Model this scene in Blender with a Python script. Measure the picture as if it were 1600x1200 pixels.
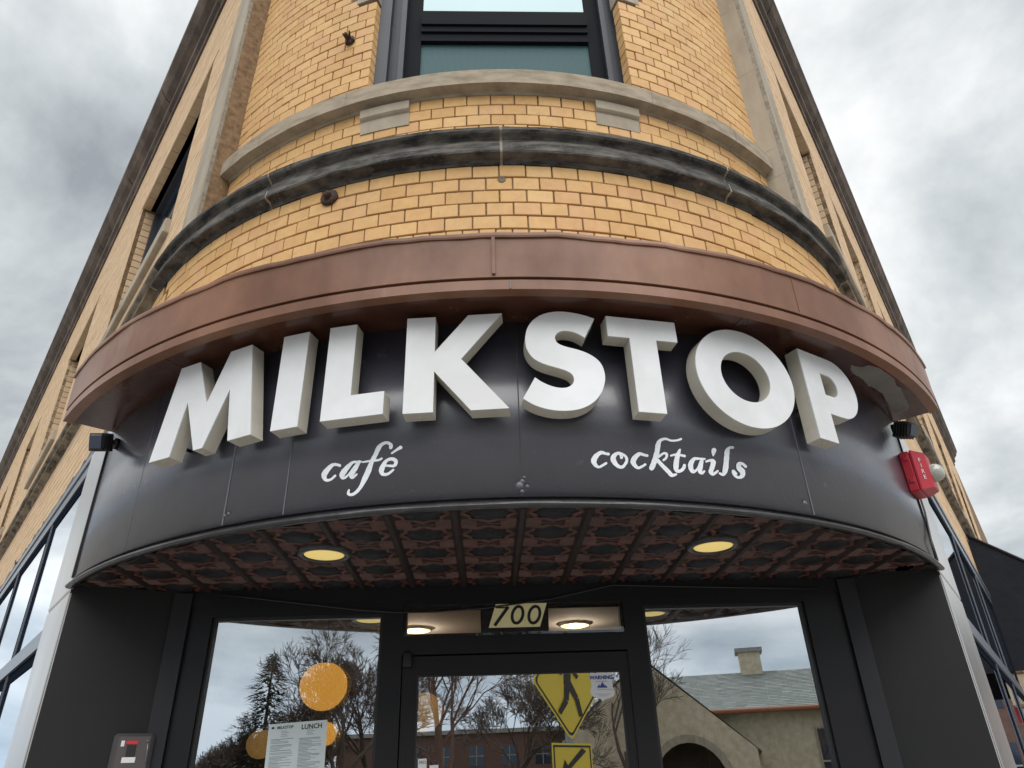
import bpy, math, random
import numpy as np
from mathutils import Vector, Matrix, noise
random.seed(7)
SC = bpy.context.scene
COL = SC.collection
for o in list(bpy.data.objects): bpy.data.objects.remove(o)
R_ = math.radians

# ------------------------------------------------------------------ camera
EYE = Vector((0.0, -4.022, 1.62))
PITCH, ROLL, YAW, FPX = R_(29.456), R_(-1.894), R_(1.0255), 1115.29
def cam_axes():
    fw = Vector((math.sin(YAW)*math.cos(PITCH), math.cos(YAW)*math.cos(PITCH), math.sin(PITCH)))
    r = Vector((math.cos(YAW), -math.sin(YAW), 0)); u = r.cross(fw)
    return math.cos(ROLL)*r+math.sin(ROLL)*u, -math.sin(ROLL)*r+math.cos(ROLL)*u, fw
cr, cu, cf = cam_axes()
cam = bpy.data.cameras.new('camera'); cam_o = bpy.data.objects.new('camera', cam); COL.objects.link(cam_o)
cam.sensor_width = 36; cam.lens = FPX/1600*36; cam.clip_start = .05; cam.clip_end = 2000
m = Matrix((cr, cu, -cf)).transposed().to_4x4(); m.translation = EYE; cam_o.matrix_world = m
SC.camera = cam_o
# ------------------------------------------------------------------ world, sun, exposure
SUN_EL, SUN_AZ = R_(58), R_(8)      # azimuth from straight behind the viewer towards the right
w = bpy.data.worlds.new('World'); SC.world = w; w.use_nodes = True
N, K = w.node_tree.nodes, w.node_tree.links; N.clear()
def nd(t, **k):
    n = N.new(t)
    for a, b in k.items(): setattr(n, a, b)
    return n
tc = nd('ShaderNodeTexCoord'); sep = nd('ShaderNodeSeparateXYZ'); K.new(tc.outputs['Generated'], sep.inputs[0])
ab = nd('ShaderNodeMath', operation='ABSOLUTE'); K.new(sep.outputs[2], ab.inputs[0])
ad = nd('ShaderNodeMath', operation='ADD'); K.new(ab.outputs[0], ad.inputs[0]); ad.inputs[1].default_value = .28
cmb = nd('ShaderNodeCombineXYZ')
for i in (0, 1):
    dv = nd('ShaderNodeMath', operation='DIVIDE'); K.new(sep.outputs[i], dv.inputs[0]); K.new(ad.outputs[0], dv.inputs[1]); K.new(dv.outputs[0], cmb.inputs[i])
cmb.inputs[2].default_value = 67.679
n1 = nd('ShaderNodeTexNoise'); n1.inputs['Scale'].default_value = .95; n1.inputs['Detail'].default_value = 8; n1.inputs['Roughness'].default_value = .57; n1.inputs['Distortion'].default_value = .25
rm = nd('ShaderNodeMapping'); rm.inputs['Rotation'].default_value = (0, 0, 3.804); K.new(cmb.outputs[0], rm.inputs[0]); K.new(rm.outputs[0], n1.inputs['Vector'])
cr1 = nd('ShaderNodeValToRGB'); K.new(n1.outputs['Fac'], cr1.inputs[0])
e = cr1.color_ramp.elements; e[0].position = .36; e[0].color = (.36, .40, .435, 1); e[1].position = .58; e[1].color = (1.14, 1.15, 1.15, 1)
x_ = e.new(.47); x_.color = (.70, .745, .77, 1)
n2 = nd('ShaderNodeTexNoise'); n2.inputs['Scale'].default_value = 1.7; n2.inputs['Detail'].default_value = 4; n2.inputs['Roughness'].default_value = .5
mp = nd('ShaderNodeMapping'); mp.inputs['Location'].default_value = (4.2, 1.3, 0); K.new(cmb.outputs[0], mp.inputs[0]); K.new(mp.outputs[0], n2.inputs['Vector'])
cov = nd('ShaderNodeMapRange'); cov.inputs[1].default_value = .30; cov.inputs[2].default_value = .44; cov.inputs[3].default_value = .78; cov.inputs[4].default_value = 1; K.new(n2.outputs['Fac'], cov.inputs[0])
sky = nd('ShaderNodeTexSky', sky_type='NISHITA'); sky.sun_disc = False; sky.sun_elevation = SUN_EL; sky.sun_rotation = math.pi - SUN_AZ
bs = nd('ShaderNodeBackground'); K.new(sky.outputs[0], bs.inputs[0]); bs.inputs[1].default_value = .05
bc = nd('ShaderNodeBackground'); 
lowr = nd('ShaderNodeMapRange'); lowr.inputs[1].default_value = .02; lowr.inputs[2].default_value = .24; lowr.inputs[3].default_value = .6; lowr.inputs[4].default_value = 0; K.new(ab.outputs[0], lowr.inputs[0])
tint = nd('ShaderNodeMix', data_type='RGBA'); K.new(lowr.outputs[0], tint.inputs[0]); K.new(cr1.outputs[0], tint.inputs[6]); tint.inputs[7].default_value = (.62, .80, 1.0, 1)
K.new(tint.outputs[2], bc.inputs[0]); bc.inputs[1].default_value = .365
mx = nd('ShaderNodeMixShader'); K.new(cov.outputs[0], mx.inputs[0]); K.new(bs.outputs[0], mx.inputs[1]); K.new(bc.outputs[0], mx.inputs[2])
ow = nd('ShaderNodeOutputWorld'); K.new(mx.outputs[0], ow.inputs[0])
sd = bpy.data.lights.new('sun', 'SUN'); sd.energy = 1.5; sd.angle = R_(68); sd.color = (1, .98, .955)
so = bpy.data.objects.new('sun', sd); COL.objects.link(so)
dirv = Vector((math.sin(SUN_AZ)*math.cos(SUN_EL), -math.cos(SUN_AZ)*math.cos(SUN_EL), math.sin(SUN_EL)))
so.rotation_euler = dirv.to_track_quat('Z', 'Y').to_euler(); so.location = dirv*30
SC.view_settings.view_transform = 'Standard'; SC.view_settings.look = 'None'; SC.view_settings.gamma = 1
SC.view_settings.exposure = 1.42; SC.view_settings.use_curve_mapping = False
SC.cycles.max_bounces = 8; SC.cycles.transparent_max_bounces = 16; SC.cycles.use_denoising = True
SC.cycles.sample_clamp_indirect = 6

# ------------------------------------------------------------------ materials
def mat(name, col, rough=.6, metal=0., col2=None, nscale=8, ndet=5, mixlo=.35, mixhi=.65, stretch=(1, 1, 1), bump=0., bscale=60, spec=.5, rnd=None, emit=None, estr=0, rvar=0, bdist=.01):
    M = bpy.data.materials.new(name); M.use_nodes = True
    T = M.node_tree; b = T.nodes['Principled BSDF']; L = T.links
    b.inputs['Base Color'].default_value = (*col, 1); b.inputs['Roughness'].default_value = rough; b.inputs['Metallic'].default_value = metal
    b.inputs['Specular IOR Level'].default_value = spec
    out = None
    if col2 or bump or rvar:
        g = T.nodes.new('ShaderNodeNewGeometry'); v = T.nodes.new('ShaderNodeMapping'); v.inputs['Scale'].default_value = stretch
        L.new(g.outputs['Position'], v.inputs[0])
    if col2 or rvar:
        n = T.nodes.new('ShaderNodeTexNoise'); n.inputs['Scale'].default_value = nscale; n.inputs['Detail'].default_value = ndet; n.inputs['Roughness'].default_value = .62
        L.new(v.outputs[0], n.inputs['Vector'])
    if col2:
        r = T.nodes.new('ShaderNodeValToRGB'); r.color_ramp.elements[0].position = mixlo; r.color_ramp.elements[1].position = mixhi
        r.color_ramp.elements[0].color = (*col, 1); r.color_ramp.elements[1].color = (*col2, 1); L.new(n.outputs['Fac'], r.inputs[0]); out = r.outputs[0]
    if rvar:
        q = T.nodes.new('ShaderNodeMapRange'); q.inputs[3].default_value = max(.05, rough-rvar); q.inputs[4].default_value = min(1, rough+rvar); q.inputs[1].default_value = .3; q.inputs[2].default_value = .7
        L.new(n.outputs['Fac'], q.inputs[0]); L.new(q.outputs[0], b.inputs['Roughness'])
    if rnd:   # per-piece colour: list of colours picked at random for each piece
        oi = T.nodes.new('ShaderNodeObjectInfo'); gi = T.nodes.new('ShaderNodeNewGeometry'); a = T.nodes.new('ShaderNodeMath'); a.operation = 'ADD'
        L.new(oi.outputs['Random'], a.inputs[0]); L.new(gi.outputs['Random Per Island'], a.inputs[1])
        f = T.nodes.new('ShaderNodeMath'); f.operation = 'FRACT'; L.new(a.outputs[0], f.inputs[0])
        rr = T.nodes.new('ShaderNodeValToRGB'); els = rr.color_ramp.elements
        for i, c in enumerate(rnd):
            p = i/(len(rnd)-1)
            k = els[0] if i == 0 else (els[len(els)-1] if i == len(rnd)-1 else els.new(p)); k.color = (*c, 1)
        L.new(f.outputs[0], rr.inputs[0])
        if out:
            mm = T.nodes.new('ShaderNodeMix'); mm.data_type = 'RGBA'; mm.blend_type = 'MULTIPLY'; mm.inputs[0].default_value = 1
            L.new(rr.outputs[0], mm.inputs[6]); L.new(out, mm.inputs[7]); out = mm.outputs[2]
        else: out = rr.outputs[0]
    if out: L.new(out, b.inputs['Base Color'])
    if bump:
        nb = T.nodes.new('ShaderNodeTexNoise'); nb.inputs['Scale'].default_value = bscale; nb.inputs['Detail'].default_value = 4; L.new(v.outputs[0], nb.inputs['Vector'])
        bb = T.nodes.new('ShaderNodeBump'); bb.inputs['Strength'].default_value = bump; bb.inputs['Distance'].default_value = bdist; L.new(nb.outputs['Fac'], bb.inputs['Height']); L.new(bb.outputs[0], b.inputs['Normal'])
    if emit:
        b.inputs['Emission Color'].default_value = (*emit, 1); b.inputs['Emission Strength'].default_value = estr
    return M
def scratch(M, scale, lo, hi, col, stretch=(1, 1, 1), rough=None):
    """adds a second, sparse layer of marks over a material"""
    T = M.node_tree; L = T.links; b = T.nodes['Principled BSDF']
    g = T.nodes.new('ShaderNodeNewGeometry'); v = T.nodes.new('ShaderNodeMapping'); v.inputs['Scale'].default_value = stretch; L.new(g.outputs['Position'], v.inputs[0])
    n = T.nodes.new('ShaderNodeTexNoise'); n.inputs['Scale'].default_value = scale; n.inputs['Detail'].default_value = 7; n.inputs['Roughness'].default_value = .7; L.new(v.outputs[0], n.inputs['Vector'])
    q = T.nodes.new('ShaderNodeMapRange'); q.inputs[1].default_value = lo; q.inputs[2].default_value = hi; L.new(n.outputs['Fac'], q.inputs[0])
    mm = T.nodes.new('ShaderNodeMix'); mm.data_type = 'RGBA'; L.new(q.outputs[0], mm.inputs[0])
    s = b.inputs['Base Color']
    if s.links: L.new(s.links[0].from_socket, mm.inputs[6])
    else: mm.inputs[6].default_value = s.default_value
    mm.inputs[7].default_value = (*col, 1); L.new(mm.outputs[2], s)
    return M
def glass(name, fac, tint, rough=0.0):
    M = bpy.data.materials.new(name); M.use_nodes = True; T = M.node_tree; T.nodes.clear(); L = T.links
    gl = T.nodes.new('ShaderNodeBsdfGlossy'); gl.inputs['Roughness'].default_value = rough; gl.inputs['Color'].default_value = (.93, .97, 1, 1)
    tr = T.nodes.new('ShaderNodeBsdfTransparent'); tr.inputs['Color'].default_value = (*tint, 1)
    lw = T.nodes.new('ShaderNodeLayerWeight'); lw.inputs['Blend'].default_value = .25
    q = T.nodes.new('ShaderNodeMapRange'); q.inputs[3].default_value = fac; q.inputs[4].default_value = 1; L.new(lw.outputs['Fresnel'], q.inputs[0])
    x = T.nodes.new('ShaderNodeMixShader'); L.new(q.outputs[0], x.inputs[0]); L.new(tr.outputs[0], x.inputs[1]); L.new(gl.outputs[0], x.inputs[2])
    o = T.nodes.new('ShaderNodeOutputMaterial'); L.new(x.outputs[0], o.inputs[0]); return M
BR = [(.61, .372, .158), (.65, .412, .185), (.55, .322, .130), (.62, .372, .178), (.65, .418, .178), (.585, .340, .165), (.63, .394, .165), (.575, .345, .142), (.66, .430, .200)]
M_brick = mat('buff_brick', (1, 1, 1), .72, col2=(.88, .84, .78), nscale=26, mixlo=.42, mixhi=.75, rnd=BR, bump=.35, bscale=220, bdist=.002, spec=.3)
scratch(M_brick, 9, .64, .78, (.40, .25, .13)); scratch(M_brick, 2.2, .50, 1.0, (.40, .25, .13), (1, 1, .25)); scratch(M_brick, 60, .70, .74, (.22, .13, .07))
M_sbrick = mat('side_brick', (1, 1, 1), .8, col2=(.86, .83, .78), nscale=14, rnd=[(.66, .465, .29), (.69, .50, .32), (.63, .435, .265), (.70, .515, .34)], bump=.3, bscale=200, bdist=.002, spec=.3)
M_mortar = mat('dirty_mortar', (.12, .07, .034), .95, col2=(.24, .15, .075), nscale=30)
M_stone = mat('limestone', (.40, .345, .27), .85, col2=(.27, .225, .17), nscale=5, mixlo=.4, mixhi=.72, stretch=(1, 1, .35), bump=.3, bscale=150, bdist=.003, spec=.3)
scratch(M_stone, 18, .67, .78, (.20, .16, .12), (1, 1, .3))
M_sill = mat('pale_limestone', (.36, .30, .225), .85, col2=(.22, .175, .125), nscale=10, mixlo=.40, mixhi=.70, stretch=(1, 1, 3), bump=.4, bscale=120, bdist=.004, spec=.3)
M_belt = mat('black_crusted_stone', (.030, .029, .028), .9, col2=(.140, .130, .115), nscale=9, ndet=10, mixlo=.40, mixhi=.66, stretch=(1, 1, 4), bump=.6, bscale=90, bdist=.006, spec=.3)
scratch(M_belt, 55, .55, .68, (.105, .096, .085)); scratch(M_belt, 12, .60, .72, (.014, .013, .013), (1, 1, .12)); scratch(M_belt, 7, .66, .74, (.42, .40, .36), (1, 1, 4)); scratch(M_belt, 13, .60, .72, (.17, .10, .055), (1, 1, 3))
M_belt2 = mat('weathered_belt_stone', (.045, .038, .030), .9, col2=(.27, .22, .165), nscale=7, ndet=9, mixlo=.34, mixhi=.60, stretch=(1, 1, 4), bump=.5, bscale=90, bdist=.005, spec=.3)
M_joint = mat('lime_joint', (.33, .30, .245), .9, col2=(.19, .17, .135), nscale=40)
M_canopy = mat('brown_painted_metal', (.255, .125, .074), .42, col2=(.130, .058, .034), nscale=1.9, stretch=(1, 1, .6), rvar=.10, spec=.32, bump=.25, bscale=4, bdist=.03)
scratch(M_canopy, 5, .60, .76, (.27, .17, .13), (1, 1, .2)); scratch(M_canopy, 16, .68, .74, (.12, .055, .035), (1, 1, .15))
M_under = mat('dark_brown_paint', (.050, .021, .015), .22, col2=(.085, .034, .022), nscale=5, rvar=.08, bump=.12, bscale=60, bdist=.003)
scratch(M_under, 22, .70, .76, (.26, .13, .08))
M_band = mat('charcoal_enamel', (.048, .049, .068), .44, col2=(.038, .039, .055), nscale=4, rvar=.07, bump=.5, bscale=85, bdist=.002)
scratch(M_band, 10, .645, .78, (.17, .17, .19)); scratch(M_band, 34, .69, .76, (.15, .15, .165), (1, 1, .35)); scratch(M_band, 3, .66, .80, (.075, .075, .09), (1, 1, .3))
M_bead = mat('worn_black_moulding', (.022, .021, .023), .36, col2=(.045, .043, .047), nscale=20, bump=.3, bscale=50, bdist=.004)
for M_ in (M_band,):
    b_ = M_.node_tree.nodes['Principled BSDF']; b_.inputs['Coat Weight'].default_value = .9; b_.inputs['Coat Roughness'].default_value = .26; b_.inputs['Coat IOR'].default_value = 1.6
M_white = mat('white_acrylic', (.70, .715, .735), .38, col2=(.58, .585, .59), nscale=3)
M_cream = mat('cream_letter_side', (.54, .51, .44), .5, col2=(.46, .43, .36), nscale=12, mixlo=.5, mixhi=.8, bump=.1, bscale=90, bdist=.002)
scratch(M_white, 3.5, .58, .95, (.56, .545, .51), (1, 1, .22)); scratch(M_cream, 16, .62, .80, (.30, .265, .20), (1, 1, .3))
M_paint = mat('white_sign_paint', (.74, .77, .80), .6, col2=(.64, .67, .71), nscale=60)
M_steel = mat('brushed_steel', (.66, .64, .62), .30, .9, col2=(.56, .53, .50), nscale=3, stretch=(1, 1, .2), rvar=.06)
M_frame = mat('black_frame_paint', (.0065, .007, .009), .45, col2=(.009, .009, .011), nscale=3, rvar=.06, spec=.3)
M_panel = mat('matt_black_panel', (.0085, .009, .010), .6, col2=(.013, .012, .0125), nscale=2.2, spec=.3, bump=.1, bscale=70, bdist=.002)
scratch(M_panel, 5, .58, .85, (.024, .023, .024), (1, 1, .4)); scratch(M_panel, 40, .70, .76, (.05, .048, .045)); scratch(M_frame, 30, .71, .77, (.035, .034, .034))
M_jamb = mat('grey_black_jamb', (.016, .017, .021), .5, spec=.35)
M_alu = mat('anodised_frame', (.24, .26, .29), .35, .8); M_navy = mat('navy_mullion', (.012, .016, .026), .7, spec=0)
M_dkalu = mat('slate_window_frame', (.040, .043, .054), .5, 0, col2=(.047, .050, .060), nscale=5, spec=.2)
M_dkalu2 = mat('dark_window_sash', (.006, .007, .010), .7, spec=.06)
M_tin = mat('rust_red_tin', (.115, .040, .028), .5, col2=(.045, .020, .016), nscale=24, bump=.2, bscale=140, bdist=.002)
M_tindk = mat('sooty_tin', (.016, .012, .012), .6, col2=(.034, .021, .018), nscale=30, spec=.25)
M_medal = mat('grey_tin_medallion', (.009, .009, .012), .6, col2=(.018, .017, .019), nscale=20, spec=.25)
M_lens = mat('lamp_lens', (.75, .62, .25), .5, emit=(.80, .58, .17), estr=.22)
M_lampw = mat('warm_lamp', (.9, .7, .3), .5, emit=(1, .66, .20), estr=.75)
M_globe = mat('orange_globe', (.9, .5, .12), .4, emit=(1, .42, .06), estr=1.0)
M_dimglobe = mat('dim_globe', (.5, .34, .16), .5, emit=(1, .50, .16), estr=.30)
M_black = mat('black_plastic', (.012, .012, .013), .45)
M_rust = mat('rusted_iron', (.025, .016, .013), .8, col2=(.07, .03, .018), nscale=60, bump=.8, bscale=90, bdist=.01)
M_red = mat('alarm_red', (.42, .018, .035), .4)
M_clear = mat('strobe_lens', (.40, .40, .35), .12, spec=.8)
M_cream2 = mat('cream_plate', (.88, .79, .44), .5, col2=(.84, .74, .40), nscale=15)
M_paper = mat('menu_paper', (.62, .68, .70), .7, col2=(.55, .62, .64), nscale=8)
M_ink = mat('black_ink', (.012, .012, .014), .6)
M_greyink = mat('grey_ink', (.20, .21, .22), .7)
M_blueink = mat('blue_ink', (.012, .05, .30), .6, spec=.2)
M_stick = mat('white_sticker', (.70, .70, .72), .5)
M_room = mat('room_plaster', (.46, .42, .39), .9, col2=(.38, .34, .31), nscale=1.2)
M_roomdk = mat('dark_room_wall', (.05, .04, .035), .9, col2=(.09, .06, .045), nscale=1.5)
M_curt = mat('sheer_curtain', (.42, .44, .36), .9, col2=(.30, .33, .25), nscale=5, stretch=(1, 1, .1))
M_patch = mat('bare_grey_primer', (.20, .185, .165), .8, col2=(.15, .135, .12), nscale=9)
M_awn = mat('black_canvas', (.008, .011, .018), .85, col2=(.014, .016, .024), nscale=2, bump=.5, bscale=3.5, bdist=.05, spec=.3)
M_glass = glass('shopfront_glass', .66, (.62, .66, .62))
M_glass2 = glass('inner_pane', .15, (.85, .88, .85))
M_sglass = glass('side_window_glass', .42, (.35, .38, .40))
M_tglass = glass('transom_glass', .06, (.9, .9, .88))
M_upglass = mat('mirror_window_glass', (.14, .185, .195), .04, .9)
M_screen = mat('insect_screen', (.10, .16, .17), .6, 0, spec=.15, col2=(.14, .21, .22), nscale=3)
# fine woven screen: crossing threads on the pane
def screen_weave(M):
    T = M.node_tree; L = T.links; b = T.nodes['Principled BSDF']
    g = T.nodes.new('ShaderNodeNewGeometry'); prev = None
    for rot, sc in ((0, 55.), (math.pi/2, 48.)):
        mpn = T.nodes.new('ShaderNodeMapping'); mpn.inputs['Rotation'].default_value = (0, rot, 0); L.new(g.outputs['Position'], mpn.inputs[0])
        wv = T.nodes.new('ShaderNodeTexWave'); wv.inputs['Scale'].default_value = sc; wv.inputs['Distortion'].default_value = .6; wv.inputs['Detail Scale'].default_value = .3; wv.bands_direction = 'X'; L.new(mpn.outputs[0], wv.inputs['Vector'])
        if prev is None: prev = wv.outputs['Fac']
        else:
            a = T.nodes.new('ShaderNodeMath'); a.operation = 'MULTIPLY'; L.new(prev, a.inputs[0]); L.new(wv.outputs['Fac'], a.inputs[1]); prev = a.outputs[0]
    mm = T.nodes.new('ShaderNodeMix'); mm.data_type = 'RGBA'; L.new(prev, mm.inputs[0]); mm.inputs[6].default_value = (.026, .068, .078, 1); mm.inputs[7].default_value = (.125, .215, .22, 1); L.new(mm.outputs[2], b.inputs['Base Color'])
screen_weave(M_screen)
M_bark = mat('bare_bark', (.13, .092, .072), .9, col2=(.075, .055, .045), nscale=20)
M_bark2 = mat('reddish_bark', (.16, .085, .060), .9, col2=(.09, .05, .04), nscale=20)
M_needle = mat('evergreen_needles', (.032, .044, .024), .8, col2=(.050, .062, .034), nscale=4)
M_roof = mat('grey_slate', (.35, .38, .35), .8, rnd=[(.16, .185, .17), (.27, .30, .28), (.20, .23, .21), (.31, .33, .31)])
M_house = mat('cream_stone_wall', (.64, .55, .40), .9, col2=(.48, .40, .28), nscale=4)
M_copper = mat('copper_gutter', (.30, .11, .05), .6)
M_farbr = mat('far_brown_brick', (.13, .07, .055), .9, col2=(.10, .055, .045), nscale=3)
M_yel = mat('sign_yellow', (.66, .50, .035), .45)
M_asph = mat('asphalt', (.055, .055, .057), .9, col2=(.045, .045, .047), nscale=6)
M_conc = mat('concrete_paving', (.30, .29, .27), .9, col2=(.25, .24, .22), nscale=5)
M_grass = mat('winter_grass', (.09, .085, .045), .95, col2=(.07, .065, .035), nscale=2)
M_line = mat('road_paint', (.7, .7, .68), .8)

# ------------------------------------------------------------------ mesh building
WORLD = {}
class MB:
    def __init__(s): s.v = []; s.f = []; s.mi = []; s.m = 0; s.sm = []
    def quad(s, *p, smooth=False):
        i = len(s.v); s.v += [tuple(q) for q in p]; s.f.append(tuple(range(i, i+len(p)))); s.mi.append(s.m); s.sm.append(smooth)
    def mesh(s, vs, fs, smooth=False):
        i = len(s.v); s.v += [tuple(q) for q in vs]
        for f in fs: s.f.append(tuple(j+i for j in f)); s.mi.append(s.m); s.sm.append(smooth)
    def box(s, o, ax, ay, az):
        """corner-centred box: origin o, full edge vectors"""
        o, ax, ay, az = map(Vector, (o, ax, ay, az)); v = [o+a*ax+b*ay+c*az for c in (0, 1) for b in (0, 1) for a in (0, 1)]
        f = [(0, 2, 3, 1), (4, 5, 7, 6), (0, 1, 5, 4), (2, 6, 7, 3), (0, 4, 6, 2), (1, 3, 7, 5)]
        if ax.cross(ay).dot(az) < 0: f = [t[::-1] for t in f]
        s.mesh(v, f)
    def cbox(s, c, ax, ay, az, ch=.004):
        """chamfered box: centre c, half-extent vectors; every edge cut"""
        c = Vector(c); A = [Vector(a) for a in (ax, ay, az)]
        ln = [a.length for a in A]; U = [a/l for a, l in zip(A, ln)]; ch = min(ch, min(ln)*.45)
        if U[0].cross(U[1]).dot(U[2]) < 0: U[2] = -U[2]
        vid = {}; vs = []
        for sx in (-1, 1):
            for sy in (-1, 1):
                for sz in (-1, 1):
                    sg = (sx, sy, sz)
                    for ax_ in range(3):
                        p = c.copy()
                        for k in range(3): p = p+U[k]*sg[k]*(ln[k]-(0 if k == ax_ else ch))
                        vid[(sg, ax_)] = len(vs); vs.append(p)
        fs = []
        for ax_ in range(3):
            j, k = (ax_+1) % 3, (ax_+2) % 3
            for sg in (-1, 1):
                loop = []
                for a, b in ((-1, -1), (1, -1), (1, 1), (-1, 1)):
                    q = [0, 0, 0]; q[ax_] = sg; q[j] = a; q[k] = b; loop.append(vid[(tuple(q), ax_)])
                fs.append(tuple(loop if sg > 0 else loop[::-1]))
        for ax_ in range(3):           # edges along axis ax_
            j, k = (ax_+1) % 3, (ax_+2) % 3
            for a in (-1, 1):
                for b in (-1, 1):
                    q0 = [0, 0, 0]; q0[ax_] = -1; q0[j] = a; q0[k] = b; q1 = list(q0); q1[ax_] = 1
                    f = [vid[(tuple(q0), j)], vid[(tuple(q1), j)], vid[(tuple(q1), k)], vid[(tuple(q0), k)]]
                    fs.append(tuple(f if a*b > 0 else f[::-1]))
        for sg in [(x, y, z) for x in (-1, 1) for y in (-1, 1) for z in (-1, 1)]:
            f = [vid[(sg, 0)], vid[(sg, 1)], vid[(sg, 2)]]
            fs.append(tuple(f if sg[0]*sg[1]*sg[2] > 0 else f[::-1]))
        s.mesh(vs, fs)
    def tube(s, pts, rad, n=8, caps=True, smooth=True):
        pts = [Vector(p) for p in pts]
        if not hasattr(rad, '__len__'): rad = [rad]*len(pts)
        vs = []; up = Vector((0, 0, 1)); pu = None
        for i, p in enumerate(pts):
            t = (pts[min(i+1, len(pts)-1)]-pts[max(i-1, 0)]).normalized()
            if pu is None: pu = t.cross(up if abs(t.z) < .9 else Vector((1, 0, 0))).normalized()
            pu = (pu-t*pu.dot(t)).normalized(); w_ = t.cross(pu)
            for k in range(n):
                a = 2*math.pi*k/n; vs.append(p+(pu*math.cos(a)+w_*math.sin(a))*rad[i])
        fs = [(i*n+k, i*n+(k+1) % n, (i+1)*n+(k+1) % n, (i+1)*n+k) for i in range(len(pts)-1) for k in range(n)]
        s.mesh(vs, fs, smooth)
        if caps:
            i0 = len(s.v)-len(vs)
            s.f.append(tuple(i0+k for k in range(n))[::-1]); s.f.append(tuple(i0+(len(pts)-1)*n+k for k in range(n))); s.mi += [s.m]*2; s.sm += [False]*2
    def lathe(s, o, axis, prof, n=24, smooth=True, xs=1.):
        """prof: (radius, height along axis)"""
        o = Vector(o); z = Vector(axis).normalized(); x = z.cross(Vector((0, 0, 1)) if abs(z.z) < .9 else Vector((1, 0, 0))).normalized(); y = z.cross(x)
        vs = [o+z*h+(x*math.cos(2*math.pi*k/n)+y*math.sin(2*math.pi*k/n))*r for r, h in prof for k in range(n)]
        fs = [(i*n+k, i*n+(k+1) % n, (i+1)*n+(k+1) % n, (i+1)*n+k) for i in range(len(prof)-1) for k in range(n)]
        s.mesh(vs, fs, smooth)
    def sweep(s, t0, t1, prof, caps=True, wob=None, smooth=False):
        """closed (r,z) profile swept along the building outline from t0 to t1"""
        ts = tsamples(t0, t1); n = len(prof); vs = []
        for t in ts:
            for j, (r, z) in enumerate(prof):
                dr, dz = wob(t, j) if wob else (0, 0)
                vs.append(P(t, r+dr, z+dz))
        fs = [(i*n+j, (i+1)*n+j, (i+1)*n+(j+1) % n, i*n+(j+1) % n) for i in range(len(ts)-1) for j in range(n)]
        s.mesh(vs, fs, smooth)
        if caps:
            i0 = len(s.v)-len(vs); s.f.append(tuple(i0+j for j in range(n))); s.f.append(tuple(i0+(len(ts)-1)*n+j for j in range(n))[::-1]); s.mi += [s.m]*2; s.sm += [False]*2
    def prism(s, pts, d, back=True):
        """polygon of 3-D points (planar) extruded by vector d"""
        d = Vector(d); p = [Vector(q) for q in pts]; n = len(p); i = len(s.v)
        s.v += [tuple(q) for q in p]+[tuple(q+d) for q in p]
        s.f.append(tuple(range(i, i+n))); s.mi.append(s.m); s.sm.append(False)
        if back: s.f.append(tuple(range(i+n, i+2*n))[::-1]); s.mi.append(s.m); s.sm.append(False)
        for k in range(n): s.f.append((i+k, i+n+k, i+n+(k+1) % n, i+(k+1) % n)); s.mi.append(s.m); s.sm.append(False)
    def build(s, name, mats, parent=None, origin=None, **tags):
        if not isinstance(mats, (list, tuple)): mats = [mats]
        me = bpy.data.meshes.new(name); v = np.array(s.v, float)
        if origin is None: origin = (v.min(0)+v.max(0))/2
        origin = Vector(origin); me.from_pydata((v-np.array(origin)).tolist(), [], s.f)
        for m_ in mats: me.materials.append(m_)
        me.polygons.foreach_set('material_index', s.mi); me.polygons.foreach_set('use_smooth', s.sm); me.update()
        o = bpy.data.objects.new(name, me); COL.objects.link(o); WORLD[o.name] = origin
        if parent: o.parent = parent; o.location = origin-WORLD[parent.name]
        else: o.location = origin
        for k, q in tags.items(): o[k] = q
        return o
def thing(name, loc, label, cat, group=None):
    o = bpy.data.objects.new(name, None); COL.objects.link(o); o.location = loc; o.empty_display_size = .1; WORLD[o.name] = Vector(loc)
    o['label'] = label; o['category'] = cat
    if group: o['group'] = group
    return o
def tag(o, label, cat, group=None):
    o['label'] = label; o['category'] = cat
    if group: o['group'] = group
    return o

# ------------------------------------------------------------------ outline of the building: flat wall, round corner, flat wall
AL, AR = R_(38.4), R_(35.4)
nL, dL = Vector((-math.cos(AL), -math.sin(AL), 0)), Vector((-math.sin(AL), math.cos(AL), 0))
nR, dR = Vector((math.cos(AR), -math.sin(AR), 0)), Vector((math.sin(AR), math.cos(AR), 0))
TL, TR = -(90-38.4), 90-35.4
def fr(t):
    if t < TL: return dL*(TL-t), nL, -dL
    if t > TR: return dR*(t-TR), nR, dR
    a = R_(t); return Vector((0, 0, 0)), Vector((math.sin(a), -math.cos(a), 0)), Vector((math.cos(a), math.sin(a), 0))
def P(t, r, z):
    o, n, s_ = fr(t); return o+n*r+Vector((0, 0, z))
def tsamples(t0, t1):
    ts = [t0]
    if t0 < TL: ts += [x for x in [TL] if x < t1]
    a0, a1 = max(t0, TL), min(t1, TR)
    if a1 > a0:
        n = max(1, int(math.ceil((a1-a0)/1.5))); ts += [a0+(a1-a0)*i/n for i in range(1, n+1)]
    ts += [t1]
    out = []
    for t in ts:
        if not out or t-out[-1] > 1e-6: out.append(t)
    return out
def adv(t, L, r):
    """parameter after walking length L along the outline at radius r"""
    while L > 1e-9:
        if t < TL-1e-9:
            k = min(L, TL-t); t += k; L -= k
        elif t < TR-1e-9:
            k = min(L, R_(TR-t)*r); t += math.degrees(k/r); L -= k
        else: t += L; L = 0
    return t
def WL(d, n, z): return nL*n+dL*d+Vector((0, 0, z))
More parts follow.
